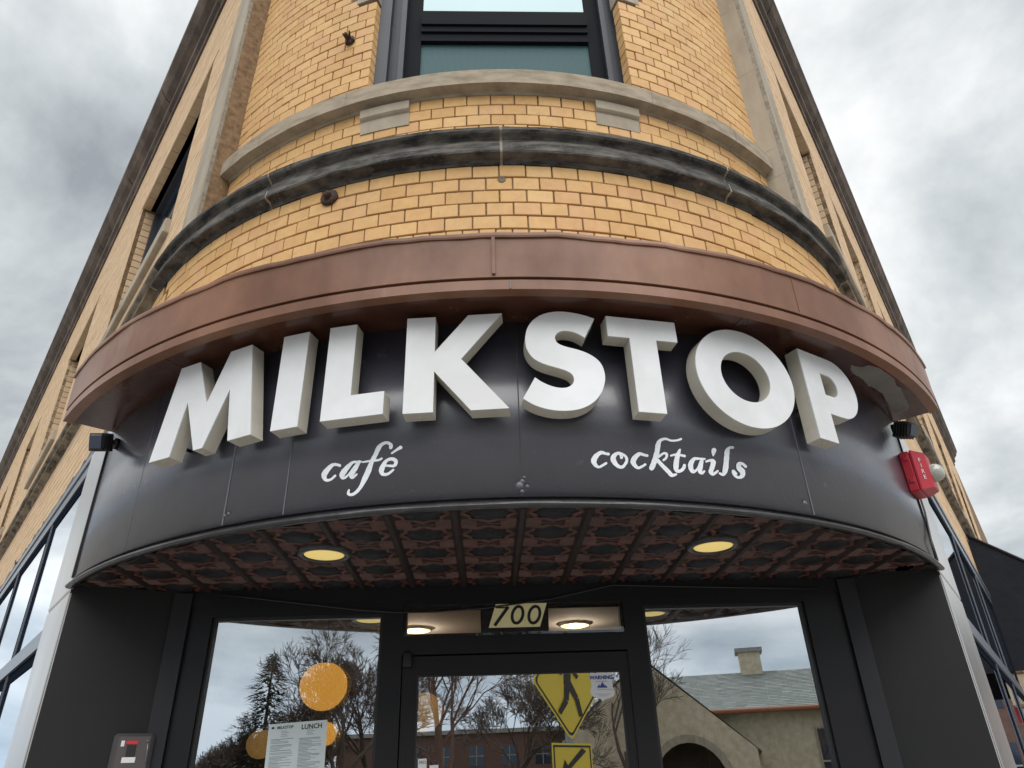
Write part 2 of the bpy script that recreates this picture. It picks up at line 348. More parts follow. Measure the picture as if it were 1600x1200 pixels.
def WR(d, n, z): return nR*n+dR*d+Vector((0, 0, z))
TS = R_(1.5); nS, sS = Vector((math.sin(TS), -math.cos(TS), 0)), Vector((math.cos(TS), math.sin(TS), 0)); UZ = Vector((0, 0, 1))
def S(s_, n, z): return sS*s_+nS*n+UZ*z

BLD = thing('corner_building', (0, 0, 0), 'yellow brick corner building with rounded front, brown canopy and black shopfront', 'building')

# ------------------------------------------------------------------ wall backing (mortar)
Z_BELT0, Z_BELT1 = 3.69, 3.842
def wall_back(name, t0, t1, r, z0, z1, th=.25, m_=None):
    mb = MB(); mb.sweep(t0, t1, [(r, z0), (r, z1), (r-th, z1), (r-th, z0)]); return mb.build(name, m_ or M_mortar, BLD)
wall_back('lower_wall', TL-.3, TR+.3, 2.054, 2.96, Z_BELT0)
wall_back('band_wall', -41.2, 42.2, 1.963, Z_BELT0, 4.205)
WT0, WT1 = -16.6, 18.5                              # edges of the bay window opening
wall_back('bay_wall', -41.2, WT0-.25, 1.963, 4.205, 6.9, .055); wall_back('bay_wall', WT1+.25, 42.2, 1.963, 4.205, 6.9, .055); wall_back('bay_wall', WT0, WT1, 1.963, 6.25, 6.9)
LWIN = [(.40, 2.12), (3.70, 5.05), (6.90, 7.95), (9.6, 10.7)]; RWIN = [(.48, 1.36), (2.03, 3.02), (3.97, 5.6), (7.0, 8.4), (9.6, 10.9)]
ZW0, ZW1 = 4.45, 5.87
DEND_L, DEND_R = 14.5, 22.
def flat_upper(W, wins, dend):
    mb = MB(); d0 = -.37
    def seg(a, b, z0, z1): mb.box(W(a, 2.0365, z0), W(b, 2.0365, z0)-W(a, 2.0365, z0), W(a, 1.80, z0)-W(a, 2.0365, z0), UZ*(z1-z0))
    seg(d0, dend, Z_BELT0, ZW0); seg(d0, dend, ZW1, 6.95); x = d0
    for a, b in wins: seg(x, a, ZW0, ZW1); x = b
    seg(x, dend, ZW0, ZW1); return mb.build('upper_side_wall', M_mortar, BLD)
flat_upper(WL, LWIN, DEND_L); flat_upper(WR, RWIN, DEND_R)
def flat_lower(W, dend, d1):
    mb = MB()
    def seg(a, b, z0, z1): mb.box(W(a, 2.054, z0), W(b, 2.054, z0)-W(a, 2.054, z0), W(a, 1.80, z0)-W(a, 2.054, z0), UZ*(z1-z0))
    seg(.3, d1, 3.16, Z_BELT0); seg(d1, dend, 0, Z_BELT0); return mb.build('lower_side_wall', M_mortar, BLD)
DSL, DSR = 6.2, 4.62
flat_lower(WL, DEND_L, DSL); flat_lower(WR, DEND_R, DSR)
# roof and rear wall close the box
mb = MB(); a, b = WL(DEND_L, 1.95, 0), WR(DEND_R, 1.95, 0)
pts = [P(t, 1.95, 6.94) for t in tsamples(TL, TR)]; pts = [a+UZ*6.94]+pts+[b+UZ*6.94]
mb.prism(pts, (0, 0, .12)); mb.build('flat_roof', M_room, BLD)
mb = MB(); mb.box(a, b-a, (b-a).cross(UZ).normalized()*-.2, UZ*6.94); mb.build('rear_wall', M_room, BLD)

# ------------------------------------------------------------------ bricks
CP, CH = .0635, .0585        # course pitch, brick height
HP = .1014                   # header pitch
def brick_mesh(name, L, H, D, ch=.0022):
    mb = MB(); mb.cbox((0, D/2, 0), (L/2, 0, 0), (0, D/2, 0), (0, 0, H/2), ch)
    me = bpy.data.meshes.new(name); me.from_pydata(mb.v, [], mb.f); me.materials.append(M_brick); me.update(); return me
HEAD = [brick_mesh('header', HP-g, CP-h, .06) for g, h in ((.0048, .0048), (.0062, .0054), (.0042, .0058))]
ROWL = [brick_mesh('rowlock', .0600-g, .0965, .06) for g in (.0046, .006)]
nbrick = 0
def put_brick(meshes, t, r, z):
    global nbrick
    o = bpy.data.objects.new('brick', random.choice(meshes)); COL.objects.link(o); o.parent = BLD
    _, n, s_ = fr(t); o.location = P(t, r+random.uniform(-.0016, .0016), z+random.uniform(-.0007, .0007))
    o.rotation_euler = (random.gauss(0, .004), random.gauss(0, .004), math.atan2(s_.y, s_.x)+random.gauss(0, .006)); nbrick += 1
fieldC = MB(); fieldS = MB()
def field_brick(mb, t, r, z, L, H, D, jit=1.):
    _, n, s_ = fr(t); s_ = (s_+n*random.gauss(0, .006)*jit).normalized(); n2 = Vector((s_.y, -s_.x, 0))
    f = r+random.uniform(-.0016, .0016)*jit
    mb.cbox(P(t, 0, z)+n*(f-D/2), s_*(L/2-random.uniform(0, .001)), n2*(D/2), UZ*(H/2-random.uniform(0, .0006)), .0022)
# lower drum, five header courses as single pieces, with the rowlock course below
for k in range(5):
    z = 3.372+CP*(k+.5); t = adv(-46.2, HP*(.5 if k % 2 else 0), 2.06)
    while t < 51.:
        put_brick(HEAD, t, 2.06, z); t = adv(t, HP, 2.06)
    for a0, a1 in ((TL-.3, -47.7), (51.2, TR+.3)):
        q = adv(a0, HP*(.5 if k % 2 else 0)+.05, 2.06)
        while q < a1:
            field_brick(fieldC, q, 2.06, z, HP-.005, CP-.005, .06); q = adv(q, HP, 2.06)
t = -16.
while t < 16.5: put_brick(ROWL, t, 2.06, 3.3215); t = adv(t, .0600, 2.06)
for a0, a1 in ((-47., -17.), (17.2, 52.)):
    t = a0
    while t < a1: field_brick(fieldC, t, 2.06, 3.3215, .0555, .0965, .06); t = adv(t, .06, 2.06)
# band between belt and sill
ZB = 4.183
for k in range(6):
    z = ZB-CP*.965*(k+.5)+.02; t = adv(-43.2, HP*(.5 if k % 2 else 0), 1.97)
    while t < 43.6:
        corb = (-16.6 < t < -10.9 or 13.1 < t < 18.2) and k < 2
        if not corb:
            if k < 3 and nbrick < 299: put_brick(HEAD, t, 1.97, z)
            else: field_brick(fieldC, t, 1.97, z, HP-.005, CP-.0055, .06)
        t = adv(t, HP, 1.97)
# bay walls beside the window
nrow = 42
for k in range(nrow):
    z = 4.262+CP*.985*(k+.5)
    if z > 6.9: break
    for a0, a1, sg in ((WT0, -44.2, -1), (WT1, 45., 1)):
        off = .5 if k % 2 else 1.
        edge = math.degrees(HP*off/1.97)*sg; stone = 5.03 < z < 5.25
        tc_ = a0+edge/2
        if not stone: field_brick(fieldC, tc_, 1.97, z, HP*off-.005, CP-.0055, .06)
        tt = a0+edge; i = 0
        while (tt-a1)*sg < -1.2:
            c_ = tt+sg*math.degrees(HP/2/1.97)
            if not (stone and abs(c_-a0) < 3.1): field_brick(fieldC, c_, 1.97, z, HP-.005, CP-.0055, .06)
            tt += sg*math.degrees(HP/1.97); i += 1
fieldC.build('bricks', M_brick, BLD, kind='stuff')
# long side walls
def side_bricks(W, wins, dend, ds, tsign):
    mb = MB(); n_ = (W(0, 1, 0)-W(0, 0, 0)); s_ = (W(1, 0, 0)-W(0, 0, 0))
    def course(z, n0, a, b, skip, k):
        spans = []; x = a
        for p, q in skip:
            if p < b: spans.append((x, p)); x = q
        spans.append((x, b))
        for p, q in spans:
            d = p-(.1 if k % 2 else 0)
            while d < q:
                e0, e1 = max(p, d), min(q, d+.2015)-.004
                if e1-e0 > .02: mb.cbox(W((e0+e1)/2, n0+random.uniform(-.0007, .0007)-.03, z), (s_+n_*random.gauss(0, .0018))*((e1-e0)/2), n_*.03, UZ*.0294, .0015)
                d += .2015
    k = 0; z = 3.86
    while z < 6.9:
        course(z, 2.04, -.06, min(dend, 12.5), wins if ZW0-.03 < z < ZW1+.02 else [], k); k += 1; z += CP
    z = 3.66
    while z > 3.17: course(z, 2.06, .32 if z < 3.3 else .32, min(dend, 12.5), [], k); k += 1; z -= CP
    while z > .3: course(z, 2.06, ds+.1, min(dend, 12.5), [], k); k += 1; z -= CP
    # window jambs: brick ends seen on the far reveal
    for a, b in wins:
        z = ZW0+.03; 
        while z < ZW1-.02:
            mb.cbox(W(b+.018, 1.958, z), s_*.0195, n_*.050, UZ*.0288, .002); mb.cbox(W(a-.018, 1.958, z), s_*.0195, n_*.050, UZ*.0288, .002); z += CP
    return mb.build('bricks', M_sbrick, BLD, kind='stuff')
side_bricks(WL, LWIN, DEND_L, DSL, -1); side_bricks(WR, RWIN, DEND_R, DSR, 1)
# ------------------------------------------------------------------ stone trim
BELT = [(2.03, 3.688), (2.064, 3.688), (2.066, 3.696), (2.072, 3.700), (2.074, 3.708), (2.104, 3.714), (2.107, 3.722), (2.100, 3.758), (2.088, 3.786), (2.084, 3.800), (2.090, 3.810), (2.105, 3.818), (2.112, 3.826), (2.112, 3.842), (2.10, 3.848), (1.95, 3.86)]
def wobble(seed, amp):
    def f(t, j):
        v = noise.noise_vector(Vector((t*.35 if TL < t < TR else t*7, j*1.7, seed))); return v.x*amp, v.y*amp*.7
    return f
cuts = [TL-14.5, TL-12.4, TL-10.3, TL-8.2, TL-6.1, TL-4.1, TL-2.0, TL+.6, -26.25, .63, 27.2, TR-1.0, TR+2.0, TR+4.1, TR+6.2, TR+8.3, TR+10.4, TR+12.5, TR+22]
for i, (a, b) in enumerate(zip(cuts, cuts[1:])):
    g = lambda t: .004 if not (TL < t < TR) else .14
    mb = MB(); mb.sweep(a+g(a+.01), b-g(b-.01), BELT, wob=wobble(i*3.1, .0028)); flat = b <= TL+1 or a >= TR-1.5
    mb.build('belt_stone', M_belt if not flat else M_belt2, BLD)
for t in cuts[7:12]:
    mb = MB(); g = .16; prof = [(r-.0025, z) for j, (r, z) in enumerate(BELT)]
    mb.sweep(t-g, t+g, prof, wob=wobble(t, .0035)); mb.build('belt_joint', M_joint, BLD)
SILL = [(1.90, 4.200), (1.974, 4.200), (1.980, 4.212), (2.006, 4.217), (2.020, 4.220), (2.022, 4.302), (2.014, 4.312), (1.80, 4.325)]
sc = [-41.6, -32.6, -18.66, 20.26, 34.0, 42.4]
for i, (a, b) in enumerate(zip(sc, sc[1:])):
    mb = MB(); mb.sweep(a+.09, b-.09, SILL, wob=wobble(40+i*2, .0016)); mb.build('sill_stone', M_sill, BLD)
for t in sc[1:-1]:
    mb = MB(); mb.sweep(t-.1, t+.1, [(r-.0015, z) for r, z in SILL]); mb.build('sill_joint', M_joint, BLD)
for a, b in ((-17.0, -10.55), (12.75, 18.6)):
    mb = MB(); mb.sweep(a, b, [(1.90, 4.066), (1.973, 4.066), (1.976, 4.135), (1.984, 4.142), (1.990, 4.150), (1.990, 4.198), (1.90, 4.198)]); mb.build('corbel_block', M_stone, BLD)
for a, b in ((WT0-3.2, WT0), (WT1, WT1+3.6)):
    mb = MB(); mb.sweep(a, b, [(1.90, 5.035), (1.974, 5.035), (1.974, 5.255), (1.90, 5.255)]); mb.build('quoin_stone', M_stone, BLD)
# pier stones: return face towards the bay and a front face in the wall plane
def piers(W, d_in, d_out, t_in, zs):
    for z0, z1 in zip(zs, zs[1:]):
        mb = MB(); g = .0015
        p = [P(t_in, 1.94, 0), W(d_in, 2.046, 0), W(d_out, 2.046, 0), W(d_out, 1.90, 0)]
        if (p[1]-p[0]).cross(p[2]-p[1]).z < 0: p = p[::-1]
        mb.prism([q+UZ*(z0+g) for q in p], UZ*(z1-z0-2*g)); mb.build('pier_stone', M_stone, BLD)
    mb = MB(); mb.prism([q+UZ*zs[0] for q in [P(t_in, 1.93, 0), W(d_in, 2.0425, 0), W(d_out, 2.0425, 0), W(d_out, 1.9, 0)]], UZ*(zs[-1]-zs[0])); mb.build('pier_joint', M_joint, BLD)
piers(WL, -.375, -.09, -41.6, [3.845, 4.05, 4.36, 4.60, 4.94, 5.16, 5.51, 5.8, 6.1, 6.5, 6.9])
piers(WR, -.42, -.16, 42.4, [3.845, 3.96, 4.18, 4.36, 4.95, 5.5, 6.1, 6.9])
# roof cornice in stones
def cornice(W, nout, dend, ln, k0):
    d = -.5; i = 0
    n0 = 2.03
    prof = [(n0, 6.78), (2.055, 6.78), (2.06, 6.84), (2.085, 6.86), (2.09, 6.93), ((nout+2.09)/2, 6.97), (nout-.012, 7.03), (nout, 7.05), (nout, 7.15), (1.9, 7.17), (1.9, 6.78)]
    while d < dend-.01:
        e_ = min(d+ln, dend); mb = MB(); vs = []
        for q in (d+.006, e_-.006): vs += [W(q, n, z) for n, z in prof]
        n_ = len(prof); fs = [(j, (j+1) % n_, n_+(j+1) % n_, n_+j) for j in range(n_)]+[tuple(range(n_))[::-1], tuple(range(n_, 2*n_))]
        mb.mesh(vs, fs); mb.build('cornice_stone', M_corn, BLD); d = e_; i += 1
M_corn = mat('soot_brown_stone', (.085, .062, .05), .9, col2=(.20, .155, .125), nscale=4, ndet=8, mixlo=.42, mixhi=.74, bump=.5, bscale=40, bdist=.01)
cornice(WL, 2.185, DEND_L, 1.22, 0); cornice(WR, 2.165, 12.2, 1.35, 0)
mb = MB()
for W, e_ in ((WL, DEND_L), (WR, 12.2)): pass
# round part of the cornice above the bay
mb.sweep(-41.6, 42.4, [(1.92, 6.78), (1.99, 6.78), (2.03, 6.9), (2.08, 7.03), (2.13, 7.05), (2.13, 7.15), (1.9, 7.17)]); mb.build('cornice_stone', M_corn, BLD)
# upper side windows
def side_windows(W, wins):
    s_ = W(1, 0, 0)-W(0, 0, 0); n_ = W(0, 1, 0)-W(0, 0, 0)
    for a, b in wins:
        mb = MB(); mb.box(W(a-.1, 2.042, ZW1), s_*(b-a+.2), -n_*.12, UZ*.004); mb.build('lintel_stone', M_lint, BLD)
        mb = MB(); mb.cbox(W((a+b)/2, 2.0, ZW0-.05), s_*((b-a)/2+.04), n_*.072, UZ*.052, .006); mb.build('window_sill', M_stone, BLD)
        mb = MB()
        for x0, x1, z0, z1 in ((a, a+.07, ZW0, ZW1), (b-.07, b, ZW0, ZW1), (a+.07, b-.07, ZW1-.07, ZW1), (a+.07, b-.07, ZW0, ZW0+.06), (a+.07, b-.07, (ZW0+ZW1)/2-.03, (ZW0+ZW1)/2+.03)):
            mb.box(W(x0, 1.945, z0), s_*(x1-x0), -n_*.06, UZ*(z1-z0))
        wf = mb.build('side_window', M_dkalu, BLD)
        mb = MB(); mb.box(W(a+.06, 1.915, ZW0+.05), s_*(b-a-.12), -n_*.01, UZ*(ZW1-ZW0-.1)); mb.build('pane', M_darkg, wf)
M_lint = mat('olive_lintel', (.20, .17, .085), .85, col2=(.26, .22, .12), nscale=6)
M_darkg = mat('dark_blue_pane', (.02, .03, .05), .05, spec=.6)
side_windows(WL, LWIN); side_windows(WR, RWIN)
# ------------------------------------------------------------------ bay window
BW = MB()
def bx(mb, s0, s1, n0, n1, z0, z1): mb.box(S(s0, n1, z0), sS*(s1-s0), nS*(n0-n1), UZ*(z1-z0))
for s0, s1, n1 in ((-.615, -.545, 1.83), (.575, .64, 1.83), (-.545, -.50, 1.775), (.525, .575, 1.775)):
    bx(BW, s0, s1, 1.66, n1, 4.2, 6.25)
bay = BW.build('bay_window', M_dkalu, BLD)
mb = MB()
for s0, s1, n1 in ((-.50, -.475, 1.80), (.50, .525, 1.80)): bx(mb, s0, s1, 1.66, n1, 4.2, 6.25)
mb.build('side_channel', M_dkalu, bay)
mb = MB()
for s0, s1, z0, z1, n1 in ((-.475, -.40, 4.2, 6.25, 1.765), (.432, .50, 4.2, 6.25, 1.765)): bx(mb, s0, s1, 1.66, n1, z0, z1)
mb.build('jamb_liner', M_dkalu2, bay)
mb = MB()
for z0, z1, n1 in ((4.845, 4.90, 1.775), (4.905, 4.945, 1.785), (4.95, 5.055, 1.795)): bx(mb, -.40, .432, 1.70, n1, z0, z1)
mb.build('meeting_rail', M_dkalu2, bay)
mb = MB(); bx(mb, -.402, .434, 1.74, 1.752, 4.22, 4.847); mb.build('screen_pane', M_screen, bay)
mb = MB(); bx(mb, -.402, .434, 1.74, 1.755, 5.054, 6.2); mb.build('upper_pane', M_upglass, bay)
# ------------------------------------------------------------------ canopy
def cwob(t, j):
    v = noise.noise(Vector((t*.16, 3.3, 0)))*.010+noise.noise(Vector((t*.5, 8.3, 0)))*.004
    return (0, v if j in (0, 1) else 0)
CT0, CT1 = -49.2, 52.6
can = MB(); can.sweep(CT0, CT1, [(2.255, 3.150), (2.291, 3.142), (2.2905, 3.13), (2.288, 2.976), (2.25, 2.976)], wob=cwob)
can_o = can.build('canopy', M_canopy, BLD)
def hemwob(t, j):
    return (noise.noise(Vector((t*.6, 5.5, 0)))*.0025, cwob(t, 0)[1]*1.0+noise.noise(Vector((t*.33, 1.7, 0)))*.005)
mb = MB(); mb.sweep(CT0, CT1, [(2.286, 3.127), (2.2955, 3.127), (2.297, 3.134), (2.296, 3.1455), (2.286, 3.1475)], wob=hemwob); mb.build('top_hem', M_canopy, can_o)
mb = MB(); mb.sweep(CT0, CT1, [(2.062, 3.20), (2.258, 3.146), (2.255, 3.136), (2.062, 3.19)]); mb.build('flashing', M_canopy, can_o)
mb = MB(); mb.sweep(CT0-.1, CT1+.1, [(2.25, 2.974), (2.279, 2.974), (2.281, 2.967), (2.2865, 2.965), (2.287, 2.930), (2.25, 2.930)]); mb.build('drip_edge', M_canopy, can_o)
mb = MB(); mb.sweep(CT0, CT1, [(2.09, 2.934), (2.27, 2.934), (2.27, 2.95), (2.09, 2.95)]); mb.build('canopy_soffit', M_under, can_o)
for t, sw, sp in ((-.34, .13, .0), (26.2, .04, .0045)):
    mb = MB(); mb.sweep(t-sw, t+sw, [(2.287, 2.985), (2.2945-sp, 2.985), (2.2965-sp, 3.135), (2.287, 3.138)]); mb.build('seam_strip', M_canopy, can_o)
for t in (.9,):
    mb = MB(); mb.sweep(t-.05, t+.05, [(2.28, 2.931), (2.289, 2.931), (2.2885, 2.964), (2.28, 2.964)]); mb.build('seam_strip', M_under, can_o)
for t in (-31., 21., 38.5):
    mb = MB(); mb.sweep(t-.25, t+.25, [(2.11, 2.9325), (2.27, 2.9325), (2.27, 2.936), (2.11, 2.936)]); mb.build('soffit_seam', M_under, can_o)
for s_, W in ((0, WL), (1, WR)):
    t = CT1 if s_ else CT0; mb = MB(); d = .05
    mb.sweep(t-(.06 if s_ else -.0), t+(.0 if s_ else .06), [(2.06, 2.94), (2.284, 2.94), (2.288, 3.12), (2.06, 3.19)]); mb.build('end_cap', M_canopy, can_o)
# ray helpers to set measured photo points on real surfaces
def ray(x, y): return (cf+cr*((x-800)/FPX)-cu*((y-600)/FPX))
def on_z(x, y, z):
    d = ray(x, y); return EYE+d*((z-EYE.z)/d.z)
def on_pl(x, y, n, off):
    d = ray(x, y); return EYE+d*((off-EYE.dot(n))/d.dot(n))
def on_cyl(x, y, r):
    d = ray(x, y); a = d.x**2+d.y**2; b = EYE.x*d.x+EYE.y*d.y; q = EYE.x**2+EYE.y**2-r*r
    return EYE+d*((-b-math.sqrt(max(0, b*b-a*q)))/a)
pp = [(745, 750), (800, 765), (900, 755), (950, 768), (1000, 790), (1040, 822), (1080, 850), (1092, 880), (1100, 905), (1130, 925), (1150, 960), (1175, 1010), (1200, 1060), (1190, 1100), (1150, 1122), (1110, 1130), (1085, 1115), (1060, 1090), (1045, 1060), (1020, 1030), (1012, 1008), (1005, 985), (970, 960), (930, 930), (905, 920), (880, 915), (865, 890), (850, 870), (825, 850), (800, 840), (765, 815), (740, 790)]
poly = []
for i, (x, y) in enumerate(pp):
    x2, y2 = pp[(i+1) % len(pp)]
    for k in range(4):
        f = k/4; j = 5 if k else 2
        poly.append(on_z(1180+(x+(x2-x)*f+random.uniform(-j, j))/5, 420+(y+(y2-y)*f+random.uniform(-j, j))/5, 2.9335))
mb = MB(); mb.prism(poly[::-1], (0, 0, -.0012)); mb.build('peeled_patch', M_patch, can_o)
# ------------------------------------------------------------------ sign band
RB = 2.105
mb = MB(); mb.sweep(-49.75, 53.2, [(RB, 2.336), (RB, 2.936), (RB-.03, 2.936), (RB-.03, 2.336)], smooth=False)
band = mb.build('sign_band', M_band, BLD)
for f in band.data.polygons: f.use_smooth = abs(f.normal.z) < .3 and len(f.vertices) == 4
mb = MB(); mb.sweep(-49.75, 53.2, [(2.06, 2.334), (2.093, 2.334), (2.093, 2.323), (2.110, 2.322), (2.119, 2.317), (2.122, 2.310), (2.118, 2.304), (2.108, 2.302), (2.098, 2.305), (2.09, 2.313), (2.06, 2.316)], wob=wobble(77, .0014)); bead = mb.build('bead_moulding', M_bead, band)
for f in bead.data.polygons: f.use_smooth = len(f.vertices) == 4
bead.data.set_sharp_from_angle(angle=R_(50))
M_seam = mat('light_seam', (.115, .113, .135), .5)
for t, wd, m_, pr in ((-24.0, .07, M_seam, .0012), (-18.0, .05, M_seam, .001), (1.42, .045, M_ink, .0009), (27.6, .06, M_seam, .0015), (-37., .02, M_band, .0006)):
    mb = MB(); mb.sweep(t-wd, t+wd, [(RB-.002, 2.338), (RB+pr, 2.338), (RB+pr, 2.93), (RB-.002, 2.93)]); mb.build('band_seam', m_, band)
# blobs of old sealant near the centre seam
mb = MB()
for x, y, r in ((816, 752, .008), (812, 758, .012), (824, 760, .007), (816, 768, .007), (819, 746, .006), (1258, 786, .009), (351, 806, .006), (357, 803, .006)):
    c_ = on_cyl(x, y, RB+.001); a = math.atan2(c_.x, -c_.y); n_ = Vector((math.sin(a), -math.cos(a), 0)); mb.lathe(c_-n_*.002, n_, [(r, 0), (r*.8, .004), (r*.4, .006), (.0002, .0065)], 9)
mb.build('sealant_blobs', M_seam, band, kind='stuff')
# painted lettering: brush strokes as thin paint skins on the band
def stroke(mb, pts, o, sc_, r=RB+.0016):
    """pts: (x, y, width) in a measured crop; smooth ribbon laid on the band"""
    q = [Vector((x, y, w_)) for x, y, w_ in pts]; dense = []
    for i in range(len(q)-1):
        p0, p1, p2, p3 = q[max(0, i-1)], q[i], q[i+1], q[min(len(q)-1, i+2)]
        for k in range(6):
            u = k/6; dense.append(.5*((2*p1)+(-p0+p2)*u+(2*p0-5*p1+4*p2-p3)*u*u+(-p0+3*p1-3*p2+p3)*u**3))
    dense.append(q[-1]); L_, R2 = [], []
    for i, p in enumerate(dense):
        t = dense[min(i+1, len(dense)-1)]-dense[max(0, i-1)]; l = math.hypot(t.x, t.y) or 1; nx, ny = -t.y/l, t.x/l
        w1 = p.z/2*(1+random.uniform(-.07, .07))
        L_.append(on_cyl(o[0]+(p.x+nx*w1)/sc_, o[1]+(p.y+ny*w1)/sc_, r)); R2.append(on_cyl(o[0]+(p.x-nx*w1)/sc_, o[1]+(p.y-ny*w1)/sc_, r))
    n_ = len(dense); fs = [(i, i+1, n_+i+1, n_+i) for i in range(n_-1)]; mb.mesh(L_+R2, fs)
    for i in (0, n_-1):      # rounded brush ends
        p = dense[i]; rr = p.z/2; c_ = on_cyl(o[0]+p.x/sc_, o[1]+p.y/sc_, r+.0002); ring = [on_cyl(o[0]+(p.x+rr*math.cos(a*math.pi/5))/sc_, o[1]+(p.y+rr*math.sin(a*math.pi/5))/sc_, r+.0002) for a in range(10)]
        mb.mesh([c_]+ring, [(0, 1+k, 1+(k+1) % 10) for k in range(10)])
mb = MB(); o_, s_ = (490, 680), 10.667
for st in ([(435, 505, 50), (385, 490, 46), (320, 495, 55), (245, 560, 80), (180, 650, 95), (185, 720, 70), (225, 750, 50), (290, 735, 40), (360, 675, 38)],
           [(800, 440, 25), (730, 445, 40), (650, 455, 46), (570, 530, 75), (490, 630, 95), (475, 690, 75), (510, 712, 45), (580, 660, 34), (650, 570, 40)],
           [(765, 440, 50), (700, 540, 80), (640, 640, 80), (625, 690, 60), (655, 705, 42), (720, 650, 32)],
           [(1285, 205, 60), (1290, 165, 58), (1230, 125, 50), (1150, 145, 55), (1085, 210, 75), (1030, 330, 72), (970, 440, 72), (915, 590, 90), (850, 730, 85), (790, 850, 60), (720, 940, 55), (640, 990, 48), (580, 975, 50), (590, 915, 34)],
           [(820, 450, 28), (930, 430, 34), (1080, 415, 36), (1135, 388, 34)],
           [(1185, 505, 36), (1270, 510, 42), (1350, 505, 50), (1370, 430, 64), (1300, 395, 55), (1210, 430, 55), (1150, 530, 85), (1130, 600, 85), (1160, 650, 60), (1240, 645, 44), (1330, 575, 34)],
           [(1305, 300, 32), (1390, 240, 40), (1450, 205, 62)]): stroke(mb, st, o_, s_)
mb.build('painted_lettering', M_paint, band)
mb = MB(); o_, s_ = (915, 675), 12.31
for st in ([(440, 425, 55), (380, 415, 50), (300, 395, 70), (215, 450, 90), (160, 540, 110), (180, 620, 80), (250, 675, 50), (330, 640, 50), (395, 600, 48)],
           [(690, 490, 60), (680, 430, 70), (610, 410, 60), (530, 490, 100), (560, 590, 90), (640, 665, 65), (720, 665, 60), (790, 560, 55), (770, 470, 50), (690, 420, 50)],
           [(1185, 455, 50), (1120, 440, 52), (1040, 420, 66), (960, 480, 95), (915, 560, 105), (940, 630, 80), (1010, 690, 55), (1090, 660, 50), (1145, 625, 48)],
           [(1835, 60+75, 44), (1760, 160, 40), (1640, 165, 40), (1540, 132, 46), (1440, 160, 60), (1395, 240, 95), (1370, 400, 95), (1310, 600, 105), (1270, 690, 100)],
           [(1400, 480, 46), (1500, 410, 46), (1560, 430, 48), (1545, 500, 46), (1500, 540, 44)],
           [(1380, 540, 70), (1480, 650, 75), (1590, 760, 78), (1660, 830, 70), (1740, 815, 45)]): stroke(mb, st, o_, s_)
o_, s_ = (1040, 680), 11.43
for st in ([(255, 260, 40), (230, 320, 70), (200, 430, 90), (185, 560, 95), (200, 630, 70), (260, 640, 56), (320, 590, 60), (335, 540, 58)], [(95, 365, 34), (200, 345, 40), (340, 372, 46)],
           [(700, 425, 34), (600, 420, 40), (510, 425, 60), (450, 510, 90), (455, 600, 85), (500, 650, 60), (570, 600, 40), (620, 480, 40)], [(650, 430, 60), (625, 560, 85), (615, 640, 75), (650, 675, 55), (690, 645, 40)],
           [(725, 470, 36), (800, 450, 50), (850, 480, 90), (830, 580, 85), (810, 650, 85), (850, 695, 56), (930, 640, 40)], [(862, 270, 90), (855, 320, 64), (850, 365, 24)],
           [(1200, 220, 50), (1140, 225, 50), (1100, 290, 85), (1085, 450, 92), (1065, 620, 95), (1030, 700, 60), (965, 680, 36)],
           [(1430, 560, 50), (1370, 510, 50), (1310, 520, 80), (1310, 580, 90), (1370, 650, 100), (1370, 720, 85), (1310, 755, 50), (1240, 720, 50), (1205, 640, 56), (1265, 690, 36)]): stroke(mb, st, o_, s_)
mb.build('painted_lettering', M_paint, band)
